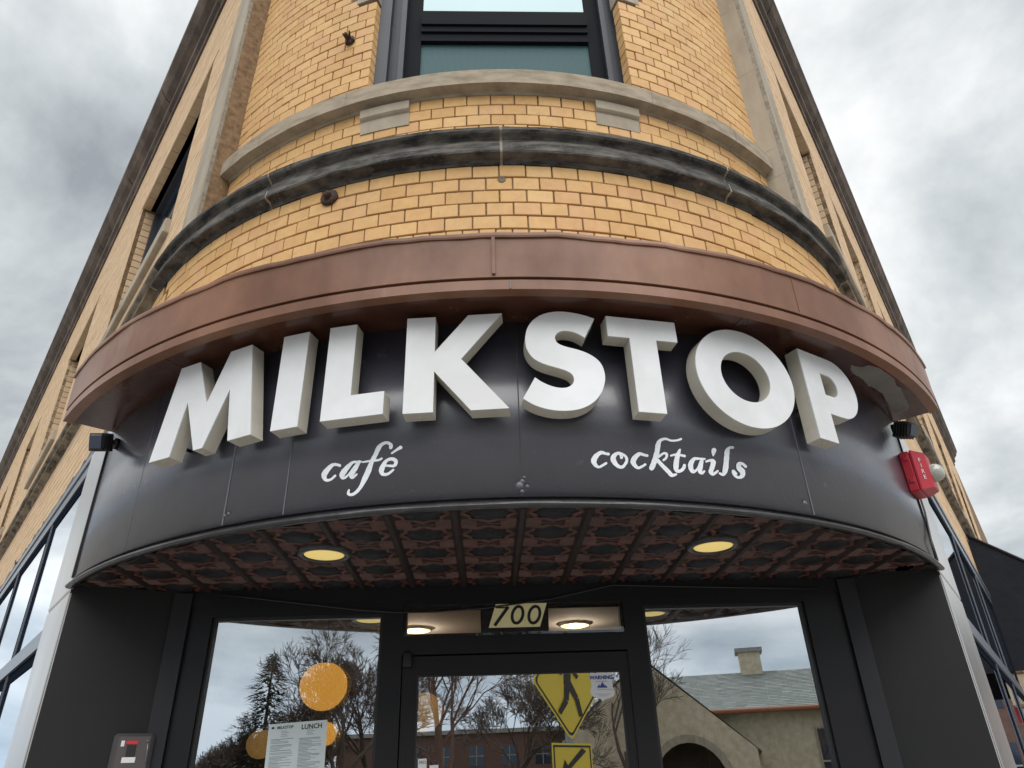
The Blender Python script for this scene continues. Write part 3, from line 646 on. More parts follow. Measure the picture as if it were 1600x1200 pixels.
# ------------------------------------------------------------------ pressed tin ceiling of the porch
ZC = 2.318
tin = MB(); pts = [P(t, 2.09, ZC+.016) for t in tsamples(-49.7, 53.)]+[S(1.29, 1.19, ZC+.016), S(-1.24, 1.19, ZC+.016)]
tin.prism(pts[::-1], (0, 0, .02)); ceil_o = tin.build('porch_ceiling', M_tindk, BLD)
def tile_mesh():
    mb = MB(); q = .0965
    def V(x, y, z): return (x, y, -z)
    mb.m = 2; mb.quad(V(-q, -q, 0), V(-q, q, 0), V(q, q, 0), V(q, -q, 0))
    mb.m = 0
    # scalloped ring and medallion in the middle of the tile
    n = 28; a = [2*math.pi*k/n for k in range(n)]
    sc1 = [.071*(1+.13*math.cos(8*x))*(1 if True else 1) for x in a]
    R0 = [V(sc1[k]*1.10*math.cos(a[k]), sc1[k]*1.06*math.sin(a[k]), 0) for k in range(n)]; R1 = [V(sc1[k]*1.02*math.cos(a[k]), sc1[k]*math.sin(a[k]), .008) for k in range(n)]; R2 = [V(sc1[k]*.90*math.cos(a[k]), sc1[k]*.9*math.sin(a[k]), .003) for k in range(n)]
    mb.mesh(R0+R1+R2, [(r*n+k, r*n+(k+1) % n, (r+1)*n+(k+1) % n, (r+1)*n+k)[::-1] for r in (0, 1) for k in range(n)], True)
    mb.m = 1; r2 = [.056*(1+.10*math.cos(8*x)) for x in a]
    A = [V(r2[k]*math.cos(a[k]), r2[k]*math.sin(a[k]), .001) for k in range(n)]; B = [V(r2[k]*.8*math.cos(a[k]), r2[k]*.8*math.sin(a[k]), .010) for k in range(n)]; C = [V(r2[k]*.35*math.cos(a[k]), r2[k]*.35*math.sin(a[k]), .013) for k in range(n)]
    mb.mesh(A+B+C+[V(0, 0, .014)], [(r*n+k, r*n+(k+1) % n, (r+1)*n+(k+1) % n, (r+1)*n+k)[::-1] for r in (0, 1) for k in range(n)]+[(2*n+(k+1) % n, 2*n+k, 3*n) for k in range(n)], True)
    mb.m = 0
    for y0 in (-.090, -.079, -.068, .068, .079, .090):         # reeded bars between the medallions
        for x0 in (-.085, .035): mb.mesh(*ridge(V, x0, x0+.05, y0, .004, .007))
    mb.m = 2
    for sy in (-1, 1):                                         # dark lens-shaped dimples
        mb.mesh([V(.030*math.cos(2*math.pi*k/10), sy*.084+.011*math.sin(2*math.pi*k/10), .0012) for k in range(10)]+[V(0, sy*.084, .005)], [((k+1) % 10, k, 10) for k in range(10)])
    me = bpy.data.meshes.new('tile'); me.from_pydata(mb.v, [], mb.f); me.polygons.foreach_set('material_index', mb.mi); me.polygons.foreach_set('use_smooth', mb.sm)
    for m_ in (M_tin, M_medal, M_tindk): me.materials.append(m_)
    me.update(); return me
def ridge(V, x0, x1, y, w_, h):
    v = [V(x0, y-w_, 0), V(x1, y-w_, 0), V(x1, y+w_, 0), V(x0, y+w_, 0), V(x0+.004, y, h), V(x1-.004, y, h)]
    return v, [(0, 4, 5, 1), (2, 5, 4, 3), (0, 3, 4), (1, 5, 2)]
TILE = tile_mesh(); TP = .1955
def clipped_tile(s0, n0):
    """tile cut along the curved edge of the porch"""
    me = TILE.copy()
    for v in me.vertices:
        a, n_ = s0+v.co.x, n0-v.co.y; h = math.hypot(a, n_)
        if h > 2.086: a, n_ = a*2.086/h, n_*2.086/h
        if n_ < 1.206: n_ = 1.206
        lim = 1.28+1.6*(n_-1.2)
        if n_ < 1.40 and abs(a) > lim: a = math.copysign(lim, a)
        v.co.x, v.co.y = a-s0, n0-n_
    return me
for i in range(-8, 9):
    for j in range(5):
        s0, n0 = .0+(i-.5)*TP+.0, 2.035-j*TP
        lim = math.sqrt(max(0, 2.075**2-(n0+.02)**2)) if n0 > 1.4 else 1.62
        far = max(math.hypot(abs(s0)+TP/2, n0+TP/2), 0); near = math.hypot(max(0, abs(s0)-TP/2), n0-TP/2)
        if near > 2.05 or n0 < 1.19: continue
        if n0 < 1.45 and abs(s0) > 1.60: continue
        o = bpy.data.objects.new('tile', TILE if far < 2.07 and abs(s0)+TP/2 < 1.2+.9*max(0, n0-1.2) else clipped_tile(s0, n0)); COL.objects.link(o); o.parent = ceil_o; o.location = S(s0, n0, ZC)-WORLD[ceil_o.name]; o.rotation_euler = (0, 0, TS)
for i in range(-8, 9):
    s0 = i*TP; ntop = math.sqrt(max(.01, 2.09**2-s0*s0))
    if ntop < 1.25: continue
    mb = MB(); prof = [(-.016, 0), (-.012, -.006), (-.006, -.013), (.006, -.013), (.012, -.006), (.016, 0)]
    vs = [S(s0+x, n, ZC+z) for n in (ntop, 1.19) for x, z in prof]; k = len(prof)
    mb.mesh(vs, [(a, a+1, k+a+1, k+a) for a in range(k-1)]); mb.build('rib', M_tindk, ceil_o)
for j in range(5):
    n0 = 2.035-(j-.5)*TP
    if n0 > 2.05 or n0 < 1.2: continue
    lim = math.sqrt(max(0, 2.08**2-n0**2)) if n0 > 1.35 else 1.55
    mb = MB(); mb.box(S(-lim, n0-.003, ZC-.003), sS*2*lim, nS*.006, UZ*.005); mb.build('cross_joint', M_tin, ceil_o)
# recessed lights in the porch ceiling
for (x, y), lab in (((506.5, 868.5), 'round pale yellow recessed light in the porch ceiling, beneath the word café'), ((1114.5, 855.5), 'round pale yellow recessed light in the porch ceiling, beneath the word cocktails')):
    c_ = on_z(x, y, 2.297); c_.z = 2.302; t = thing('recessed_light', c_, lab, 'ceiling light', 'recessed lights in the porch ceiling')
    mb = MB(); mb.lathe(c_, (0, 0, -1), [(.086, -.012), (.086, .002), (.082, .006), (.072, .0075), (.0655, .004), (.0655, -.003)], 36); mb.build('trim_ring', M_bead, t)
    mb = MB(); mb.lathe(c_, (0, 0, -1), [(.066, -.004), (.0645, .002), (.05, .004), (.0002, .005)], 36); mb.build('lens', M_lens, t)
# ------------------------------------------------------------------ recessed shopfront
SF = MB()
for s0, s1, z0, z1, n1 in ((-1.24, 1.29, 2.255, 2.336, 1.205), (-1.235, -1.146, 0.0, 2.255, 1.20), (1.134, 1.285, 0.0, 2.255, 1.20), (-.502, -.424, 0, 2.255, 1.203), (.420, .496, 0, 2.255, 1.203),
                           (-1.146, -.502, 2.213, 2.255, 1.20), (.496, 1.134, 2.222, 2.255, 1.20), (-.424, .420, 2.240, 2.255, 1.20), (-.424, .420, 2.060, 2.124, 1.203), (-1.146, -.502, 0, .5, 1.20), (.496, 1.134, 0, .5, 1.20)):
    bx(SF, s0, s1, 1.10, n1, z0, z1)
shop = SF.build('shopfront', M_frame, BLD)
mb = MB()     # inner glazing beads give the frame a second step
for s0, s1, z0, z1 in ((-1.146, -.502, .5, 2.213), (.496, 1.134, .5, 2.222), (-.424, .42, 2.124, 2.24)):
    w_ = .012
    for b_ in ((s0, s0+w_, z0, z1), (s1-w_, s1, z0, z1), (s0+w_, s1-w_, z1-w_, z1), (s0+w_, s1-w_, z0, z0+w_)): bx(mb, b_[0], b_[1], 1.15, 1.186, b_[2], b_[3])
mb.build('glazing_bead', M_black, shop)
def pane(name, m_, parent, s0, s1, z0, z1, n, tiltx=0., tiltz=0.):
    mb = MB(); mb.quad(S(s0, n, z0), S(s1, n+tiltx, z0), S(s1, n+tiltx+tiltz, z1), S(s0, n+tiltz, z1)); return mb.build(name, m_, parent)
pane('pane', M_glass, shop, -1.146, -.502, .5, 2.213, 1.172); pane('inner_pane', M_glass2, shop, -1.146, -.502, .5, 2.213, 1.158, .003, .001)
pane('pane', M_glass, shop, .496, 1.134, .5, 2.222, 1.172); pane('inner_pane', M_glass2, shop, .496, 1.134, .5, 2.222, 1.158, -.003, .001)
pane('transom_pane', M_tglass, shop, -.424, .42, 2.10, 2.25, 1.191)
mb = MB(); mb.prism([on_pl(x, y, nS, 1.189) for x, y in ((752, 998), (858, 996), (856, 936), (750, 938))], -nS*.02); mb.build('number_backing', M_ink, shop)
# door leaf
dr = MB()
for s0, s1, z0, z1 in ((-.420, -.366, .03, 2.054), (.388, .437, .03, 2.054), (-.366, .388, 1.986, 2.054), (-.366, .388, .03, .30), ): bx(dr, s0, s1, 1.15, 1.196, z0, z1)
door = dr.build('door', M_door, BLD) if 'M_door' in globals() else dr.build('door', mat('brown_black_door', (.0095, .008, .009), .45, spec=.3), BLD)
pane('door_pane', M_glass, door, -.366, .388, .30, 1.986, 1.191); pane('door_inner_pane', M_glass2, door, -.366, .388, .30, 1.986, 1.175, -.004, .002)
mb = MB()
for s0, s1, z0, z1 in ((-.366, -.360, .3, 1.986), (.382, .388, .3, 1.986), (-.36, .382, 1.982, 1.986)): bx(mb, s0, s1, 1.16, 1.194, z0, z1)
mb.build('door_gasket', M_black, door)
mb = MB(); c_ = S(-.402, 1.208, 2.016); mb.lathe(c_, UZ, [(.0005, 0), (.017, 0), (.018, .004), (.018, .046), (.015, .052), (.0005, .056)], 16); mb.build('hinge', M_jamb, door)
mb = MB(); mb.tube([S(.36, 1.196, .85), S(.36, 1.25, .87), S(.36, 1.25, 1.25), S(.36, 1.196, 1.27)], .012, 10); mb.build('pull_handle', M_steel, door)
# splayed side panels of the porch
for (q0, q1, sg) in ((WL(-.078, 2.099, 0), S(-1.235, 1.20, 0), -1), (WR(-.05, 2.099, 0), S(1.285, 1.20, 0), 1)):
    d_ = (q1-q0); n_ = Vector((d_.y, -d_.x, 0)).normalized()
    if n_.y > 0: n_ = -n_
    mb = MB(); mb.box(q0-n_*.04, d_, n_*.04, UZ*2.315); mb.build('side_panel', M_panel, BLD)
    mb = MB(); e_ = q1-d_.normalized()*.062; mb.box(e_+n_*.001, d_.normalized()*.064, n_*.016, UZ*2.30); mb.build('jamb_strip', M_jamb, BLD)
# steel corner columns, each in two cladding panels
for W, d0, d1 in ((WL, -.080, .37), (WR, -.052, .60)):
    s_ = W(1, 0, 0)-W(0, 0, 0); n_ = W(0, 1, 0)-W(0, 0, 0)
    for z0, z1 in ((0, 2.292), (2.296, 3.0)):
        mb = MB(); mb.cbox(W((d0+d1)/2, 2.06, (z0+z1)/2), s_*((d1-d0)/2), n_*.042, UZ*((z1-z0)/2), .006); mb.build('steel_column', M_steel, BLD)
    mb = MB(); mb.box(W(d0-.012, 2.096, 2.34), s_*.012, n_*.014, UZ*.58); mb.build('column_trim', M_black, BLD)
# side shop windows
def side_shop(W, d0, d1, mull):
    s_ = W(1, 0, 0)-W(0, 0, 0); n_ = W(0, 1, 0)-W(0, 0, 0)
    fr_ = MB()
    def b(a, c, z0, z1, n1=2.098, dp=.09): fr_.box(W(a, n1, z0), s_*(c-a), -n_*dp, UZ*(z1-z0))
    b(d0, d1, 2.985, 3.02, 2.102); b(d0, d1, 2.925, 2.98, 2.094); b(d0, d1, 2.165, 2.235); b(d0, d1, .45, .55); b(d0, d0+.05, .55, 2.925, 2.09)
    f = fr_.build('side_shopfront', M_alu, BLD)
    for m_ in mull:
        fr_ = MB(); b(m_-.03, m_+.03, .55, 2.164, 2.092); b(m_-.03, m_+.03, 2.236, 2.925, 2.092); fr_.build('mullion', M_navy, f)
        fr_ = MB(); b(m_-.034, m_-.030, .55, 2.164, 2.094); b(m_-.034, m_-.030, 2.236, 2.925, 2.094); fr_.build('mullion_edge', M_alu, f)
    fr_ = MB(); b(d1-.05, d1, .55, 2.925, 2.09); fr_.build('end_post', M_navy, f)
    mb = MB(); mb.box(W(d0, 2.05, 0), s_*(d1-d0), -n_*.05, UZ*.45); mb.build('stall_riser', M_panel, f)
    xs = [d0]+list(mull)+[d1]
    mb = MB()
    for a, c in zip(xs, xs[1:]):
        for z0, z1 in ((.55, 2.165), (2.235, 2.925)):
            for u in ((a+.03, a+.10, z0, z1), (c-.10, c-.03, z0, z1), (a+.1, c-.1, z1-.05, z1)): mb.box(W(u[0], 2.086, u[2]), s_*(u[1]-u[0]), -n_*.05, UZ*(u[3]-u[2]))
    mb.build('inner_frame', M_navy, f)
    for a, c in zip(xs, xs[1:]):
        for z0, z1 in ((.55, 2.165), (2.235, 2.925)):
            mb = MB(); mb.quad(W(a, 2.082, z0), W(c, 2.082, z0), W(c, 2.082, z1), W(a, 2.082, z1)); mb.build('pane', M_sglass, f)
    # ragged mortar edge where the brickwork meets the frame
    mb = MB(); d = d0; prev = 3.10
    lo = [W(d0, 2.066, 3.02)]; up = []
    top, bot = [], []
    while d < d1:
        top.append(W(d, 2.064, 3.172+random.uniform(-.02, .035))); bot.append(W(d, 2.064, 3.03)); d += random.uniform(.02, .09)
    n2 = len(top); mb.mesh(top+bot, [(i, i+1, n2+i+1, n2+i) for i in range(n2-1)]); mb.build('ragged_edge', M_black, f)
    mb = MB(); mb.box(W(d0, 2.05, 3.0), s_*(d1-d0), -n_*.1, UZ*.2); mb.build('head_packing', M_black, f)
side_shop(WL, .37, DSL, (1.30, 2.45, 3.7, 4.95)); side_shop(WR, .60, DSR, (1.95, 3.25))
# ------------------------------------------------------------------ dining room behind the glass
rm = MB(); ring = [P(t, 1.8, .02) for t in tsamples(-51, 54)]
pts = [S(-1.6, 1.05, .02), S(1.6, 1.05, .02), S(6.2, -5.4, .02), S(-6.2, -5.4, .02)]
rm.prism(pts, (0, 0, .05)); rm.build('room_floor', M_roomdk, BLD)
pts = [S(-1.32, 1.12, 2.74), S(1.38, 1.12, 2.74), S(6.0, -5.6, 2.74), S(-6.2, -5.6, 2.74)]
rm = MB(); rm.prism(pts, (0, 0, .1)); rm.build('room_ceiling', M_room, BLD)
rm = MB(); bx(rm, -1.3, 1.33, 1.06, 1.10, 2.336, 2.8); rm.build('head_wall', M_panel, BLD)
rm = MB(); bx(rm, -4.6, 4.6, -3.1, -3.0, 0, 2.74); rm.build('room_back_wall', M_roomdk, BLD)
# pendant globes
def ray_at(x, y, dist):
    d = ray(x, y); h = math.hypot(d.x, d.y); return EYE+d*(dist/h)
for x, y, dist, rad, lab in ((505.5, 1071, 5.1, .150, 'large glowing orange globe pendant behind the left window, highest of the four'), (407, 1162, 7.0, .115, 'small dim orange globe pendant left of the lunch menu'), (508, 1146, 6.8, .095, 'small orange globe pendant half hidden behind the lunch menu'), (662, 1112, 6.4, .155, 'dim orange globe pendant seen at the left edge of the door glass')):
    c_ = ray_at(x, y, dist); t = thing('globe_pendant', c_, lab, 'pendant lamp', 'globe pendants in the dining room')
    mb = MB(); prof = [(max(.0005, rad*math.sin(a)), rad*(-math.cos(a))*(1 if a < 1.9 else .93)) for a in [math.pi*k/18 for k in range(17)]]; mb.lathe(c_, UZ, prof, 28); mb.build('globe', M_globe if 'dim' not in lab and 'door' not in lab else M_dimglobe, t)
    mb = MB(); mb.lathe(c_+UZ*rad*.86, UZ, [(.05, 0), (.05, .02), (.012, .03), (.012, .06)], 16); mb.tube([c_+UZ*rad*.9, Vector((c_.x, c_.y, 2.74))], .004, 6); mb.build('cord', M_black, t)
for x, y, lab in ((650.5, 985, 'lit round ceiling light seen at the left of the transom glass'), (898, 977, 'lit round ceiling light seen right of the number 700')):
    c_ = on_z(x, y, 2.725); t = thing('ceiling_light', c_, lab, 'ceiling light', 'lit ceiling lights in the dining room')
    mb = MB(); mb.lathe(c_, (0, 0, -1), [(.125, -.014), (.125, .004), (.108, .006)], 28); mb.build('trim_ring', M_white, t)
    mb = MB(); mb.lathe(c_, (0, 0, -1), [(.108, .004), (.08, .012), (.0005, .015)], 28); mb.build('lens', M_lampw, t)
    ld = bpy.data.lights.new('bulb', 'POINT'); ld.energy = 1.7; ld.color = (1, .84, .64); ld.shadow_soft_size = .03; lo_ = bpy.data.objects.new('bulb', ld); COL.objects.link(lo_); lo_.parent = t; lo_.location = (0, 0, -.10)
# curtains: gathered sheers inside the right window
def curtain(s0, s1, n, lab):
    mb = MB(); k = 40; vs = []
    for z in (2.30, 1.4, .4):
        for i in range(k+1):
            u = i/k; vs.append(S(s0+(s1-s0)*u, n+.025*math.sin(u*math.pi*2*6+.6*z), z))
    fs = [(r*(k+1)+i, r*(k+1)+i+1, (r+1)*(k+1)+i+1, (r+1)*(k+1)+i) for r in (0, 1) for i in range(k)]
    mb.mesh(vs, fs, True); c_ = mb.build('curtain', M_curt); tag(c_, lab, 'curtain', 'sheer curtains in the shop windows')
curtain(.98, 1.16, 1.02, 'pale sheer curtain gathered at the right edge of the right window')
curtain(.72, .80, 1.0, 'narrow pale sheer curtain hanging mid right window')
curtain(-1.14, -1.05, 1.02, 'pale sheer curtain at the left edge of the left window')
# ------------------------------------------------------------------ lettering MILKSTOP: separate box letters
ZL0, ZL1 = 2.572, 2.912
LET = {
 'M': (-26.2, [[(-.204, ZL0), (-.113, ZL0), (-.081, 2.762), (-.008, ZL0), (.031, ZL0), (.105, 2.762), (.136, ZL0), (.229, ZL0), (.171, ZL1), (.078, ZL1), (.010, 2.736), (-.060, ZL1), (-.149, ZL1)]]),
 'I': (-17.4, [[(-.047, ZL0+.004), (.046, ZL0+.004), (.046, ZL1+.003), (-.047, ZL1+.003)]]),
 'L': (-11.7, [[(-.097, ZL0+.008), (.099, ZL0+.008), (.099, 2.656), (-.007, 2.656), (-.007, ZL1), (-.097, ZL1)]]),
 'K': (-3.5, [[(-.154, ZL0), (-.065, ZL0), (-.065, 2.709), (.045, ZL0), (.157, ZL0), (.016, 2.748), (.142, ZL1-.006), (.037, ZL1-.006), (-.065, 2.778), (-.065, ZL1-.006), (-.154, ZL1-.006)]]),
 'T': (11.85, [[(-.046, ZL0), (.043, ZL0), (.043, 2.831), (.115, 2.831), (.115, ZL1-.006), (-.117, ZL1-.006), (-.117, 2.831), (-.046, 2.831)]]),
}
def smooth_closed(pts, sub=4, corners=()):
    n = len(pts); out = []
    for i in range(n):
        p1, p2 = Vector(pts[i]), Vector(pts[(i+1) % n]); p0 = Vector(pts[i-1]) if i not in corners else p1; p3 = Vector(pts[(i+2) % n]) if (i+1) % n not in corners else p2
        for k in range(sub):
            u = k/sub; out.append(tuple(.5*((2*p1)+(-p0+p2)*u+(2*p0-5*p1+4*p2-p3)*u*u+(-p0+3*p1-3*p2+p3)*u**3)))
    return out
Spts = [(.109, 2.893), (.073, 2.821), (.056, 2.833), (.036, 2.842), (.013, 2.845), (-.004, 2.841), (-.016, 2.830), (-.020, 2.815), (-.014, 2.800), (.0, 2.791), (.020, 2.784), (.046, 2.777), (.070, 2.768), (.093, 2.754), (.111, 2.736), (.121, 2.713), (.124, 2.684), (.119, 2.656), (.106, 2.625), (.085, 2.599), (.057, 2.580), (.024, 2.569), (-.009, 2.566), (-.042, 2.568), (-.075, 2.576), (-.102, 2.588), (-.126, 2.604), (-.088, 2.676), (-.070, 2.662), (-.047, 2.650), (-.024, 2.643), (-.002, 2.642), (.015, 2.648), (.026, 2.660), (.029, 2.675), (.024, 2.689), (.012, 2.699), (-.010, 2.708), (-.037, 2.716), (-.062, 2.725), (-.087, 2.740), (-.104, 2.763), (-.112, 2.792), (-.111, 2.823), (-.103, 2.853), (-.087, 2.879), (-.065, 2.898), (-.040, 2.910), (-.011, 2.916), (.020, 2.916), (.053, 2.911), (.083, 2.903)]
LET['S'] = (4.96, [smooth_closed(Spts, 3, (0, 1, 26, 27))])
def ell(cx, cz, rx, rz, n=56): return [(cx+rx*math.cos(2*math.pi*k/n), cz+rz*math.sin(2*math.pi*k/n)) for k in range(n)]
LET['O'] = (21.2, [ell(-.008, 2.740, .188, .179), ell(-.008, 2.743, .094, .092)[::-1]])
Pout = [(-.146, ZL0-.003), (-.052, ZL0-.003), (-.052, 2.679), (0, 2.679)]+[(.018+.114*math.cos(a), 2.794+.115*math.sin(a)) for a in [math.pi*(-.5+k/20) for k in range(1, 20)]]+[(0, 2.909), (-.146, 2.909)]
Pin = [(-.052, 2.752), (-.010, 2.752)]+[(-.012+.038*math.cos(a), 2.794+.042*math.sin(a)) for a in [math.pi*(-.5+k/12) for k in range(1, 12)]]+[(-.010, 2.836), (-.052, 2.836)]
LET['P'] = (31.6, [Pout, Pin[::-1]])
DESC = {'M': 'first and leftmost letter of the sign', 'I': 'between the letters M and L', 'L': 'between the letters I and K', 'K': 'just left of the centre seam', 'S': 'just right of the centre seam', 'T': 'between the letters S and O', 'O': 'round ring between the letters T and P', 'P': 'last and rightmost letter of the sign'}
def ccw(p): return sum(p[i][0]*p[(i+1) % len(p)][1]-p[(i+1) % len(p)][0]*p[i][1] for i in range(len(p))) > 0
def fill_loops(loops, to3):
    """triangulated face of an outline with holes"""
    from mathutils.geometry import tessellate_polygon
    L3 = [[Vector((x, z, 0)) for x, z in l] for l in loops]; flat = [q for l in L3 for q in l]
    return [to3(q.x, q.y) for q in flat], [t for t in tessellate_polygon(L3)]
RF, DEP = 2.19, .053
for ch in 'MILKSTOP':
    a, loops = LET[ch]; a = R_(a); n_ = Vector((math.sin(a), -math.cos(a), 0)); s_ = Vector((math.cos(a), math.sin(a), 0))
    f3 = lambda x, z, n: n_*n+s_*x+UZ*z
    t = thing('sign_letter', f3(0, ZL0, RF-DEP), 'white block capital letter %s, %s' % (ch, DESC[ch]), 'letter', 'white letters spelling the shop name')
    loops = [l if ccw(l) == (i == 0) else l[::-1] for i, l in enumerate(loops)]
    v, f = fill_loops(loops, lambda x, z: f3(x, z, RF)); mb = MB()
    f = [q if (Vector(v[q[1]])-Vector(v[q[0]])).cross(Vector(v[q[2]])-Vector(v[q[0]])).dot(n_) > 0 else q[::-1] for q in f]
    mb.mesh(v, f)
    # small rounded rim round the face
    for l in loops:
        k = len(l); mb.mesh([f3(x, z, RF) for x, z in l]+[f3(x, z, RF-.004) for x, z in l], [(i, k+i, k+(i+1) % k, (i+1) % k) for i in range(k)])
    mb.build('letter_face', M_white, t)
    mb = MB()
    for l in loops:
        k = len(l); cx = sum(x for x, z in l)/k
        mb.mesh([f3(x, z, RF-.004) for x, z in l]+[f3(x, z, RF-DEP) for x, z in l], [(i, k+i, k+(i+1) % k, (i+1) % k) for i in range(k)], ch in 'SOP' and False)
    v2, f2 = fill_loops(loops, lambda x, z: f3(x, z, RF-DEP)); mb.mesh(v2, f2)
    ob = mb.build('letter_return', M_cream, t)
    if ch in 'SOP':
        for pl in ob.data.polygons:
            if len(pl.vertices) == 4: pl.use_smooth = True
        ob.data.set_sharp_from_angle(angle=R_(35))
    # screw heads on the underside and stand-off pegs to the band
    mb = MB(); lo = sorted([(x, z) for l in loops[:1] for x, z in l], key=lambda q: q[1])[:2]
    bot = [q for q in loops[0] if q[1] < ZL0+.012]
    if ch in 'SO': bot = [(-.03, ZL0-.005), (.03, ZL0-.005)]
    bot.sort()
    for i in range(0, len(bot)-1, 2 if len(bot) > 2 else 1):
        x = (bot[i][0]+bot[i+1][0])/2; mb.lathe(f3(x, bot[i][1]+(.002 if ch not in 'SO' else .0), RF-DEP/2), (0, 0, -1), [(.0045, 0), (.004, .004), (.0004, .0055)], 10)
    if mb.v: mb.build('screw', M_cream, t)
    mb = MB(); xs_ = {'M': (-.13, .15), 'I': (0,), 'L': (-.05, .06), 'K': (-.11, .08), 'S': (.05, -.06), 'T': (0,), 'O': (-.14, .13), 'P': (-.1, .06)}[ch]
    zs_ = {'S': 2.60, 'O': 2.74, 'P': 2.72, 'L': 2.61, 'M': 2.63, 'K': 2.64}.get(ch, 2.68)
    for x in xs_:
        q = f3(x, zs_, RF-DEP); q2 = q-n_*(RF-DEP-math.sqrt(max(.1, (RB+.001)**2-x*x))); mb.tube([q, q2], .006, 8)
    mb.build('peg', M_black, t)
# ------------------------------------------------------------------ fittings on the band
def on_band(t, z, out=0): return P(t, RB+out, z)
def frame_at(t):
    _, n_, s_ = fr(t); return n_, s_
# small black floodlights at both ends
def flood(base, n_, s_, cbody, lab):
    t = thing('floodlight', base, lab, 'floodlight', 'black floodlights at the ends of the sign')
    mb = MB(); mb.lathe(base, n_, [(.0005, 0), (.022, 0), (.022, .012), (.012, .018), (.012, .03), (.0005, .03)], 16); ax = (cbody-base); mb.tube([base+n_*.02, base+ax*.6], .009, 8); mb.build('bracket', M_black, t)
    u = ax.normalized(); v_ = UZ; w_ = u.cross(v_).normalized(); v2 = w_.cross(u)
    mb = MB(); mb.cbox(cbody, u*.036, w_*.028, v2*.030, .009); mb.build('body', M_black, t)
    mb = MB()
    for k in range(5): mb.cbox(cbody+u*(-.03+.012*k), u*.002, w_*.031, v2*.033, .001)
    mb.build('cooling_fins', M_black, t)
    mb = MB(); mb.cbox(cbody+u*.0375, u*.002, w_*.022, v2*.024, .001); mb.build('lens', M_sgl, t)
M_sgl = mat('floodlight_lens', (.06, .075, .10), .15)
b0 = on_cyl(184, 694, RB); a_ = math.degrees(math.atan2(b0.x, -b0.y)); n_, s_ = frame_at(a_)
flood(b0, n_, s_, on_pl(157, 691, nL, 2.165), 'small black floodlight at the left end of the sign, beside the letter M')
b0 = on_pl(1394, 672, nR, 2.104); n_, s_ = frame_at(52)
flood(b0, n_, s_, on_pl(1414, 672, nR, 2.15), 'small black floodlight above the red fire alarm')
# fire alarm horn and strobe
ta = 49.5; n_, s_ = frame_at(ta); c0 = on_cyl(1402.5, 708, RB+.002); zt = c0.z; zb = zt-.168
A0 = Vector((c0.x, c0.y, 0)); t = thing('fire_alarm', A0+UZ*zb, 'red fire alarm box with clear round strobe at the right end of the sign', 'fire alarm')
f3 = lambda x, z, n: A0+s_*x+n_*n+UZ*z
mb = MB(); mb.cbox(f3(.062, (zt+zb)/2, .018), s_*.062, n_*.020, UZ*((zt-zb)/2), .006); mb.build('back_box', M_red, t)
mb = MB(); h0, h1 = (zt-zb)/2-.001, (zt-zb)/2-.012; zm = (zt+zb)/2
lay = [(.001, .123, h0, .0395), (.001, .123, h0, .046), (.040, .112, h1, .082), (.046, .106, h1-.006, .085)]
vs = [f3(x, zm+z, n) for a, b, h, n in lay for x, z in ((a, -h), (b, -h), (b, h), (a, h))]
mb.mesh(vs, [(i*4+k, i*4+(k+1) % 4, i*4+4+(k+1) % 4, i*4+4+k) for i in range(3) for k in range(4)]+[(12, 13, 14, 15), (3, 2, 1, 0)]); mb.build('front_cover', M_red, t)
mb = MB()
for zz in (zt-.03, zb+.045): mb.cbox(f3(-.001, zz, .02), s_*.004, n_*.009, UZ*.010, .002)
mb.build('clip', M_red, t)
mb = MB(); mb.lathe(f3(.080, (zt+zb)/2-.005, .083), n_, [(.036, 0), (.036, .012), (.033, .026), (.024, .038), (.010, .044), (.0004, .045)], 20); mb.build('strobe', M_clear, t)
def text_mesh(txt, size, to3, bold=0.):
    cu_ = bpy.data.curves.new('print', 'FONT'); cu_.body = txt; cu_.size = size; cu_.align_x = 'CENTER'; cu_.align_y = 'CENTER'; cu_.resolution_u = 3; cu_.offset = bold
    ob = bpy.data.objects.new('print', cu_); COL.objects.link(ob); dg = bpy.context.evaluated_depsgraph_get(); me = ob.evaluated_get(dg).to_mesh()
    vs = [to3(v.co.x, v.co.y) for v in me.vertices]; fs = [tuple(p.vertices) for p in me.polygons]
    bpy.data.objects.remove(ob); bpy.data.curves.remove(cu_); return vs, fs
mb = MB()
for i, ch in enumerate('FIRE'):
    mb.mesh(*text_mesh(ch, .024, lambda x, y, i=i: f3(.0195+x*.74, (zt+zb)/2+.040-.024*i+y, .0636+x*.68)+(n_*.74-s_*.68)*.0012))
mb.build('fire_lettering', M_stick, t)
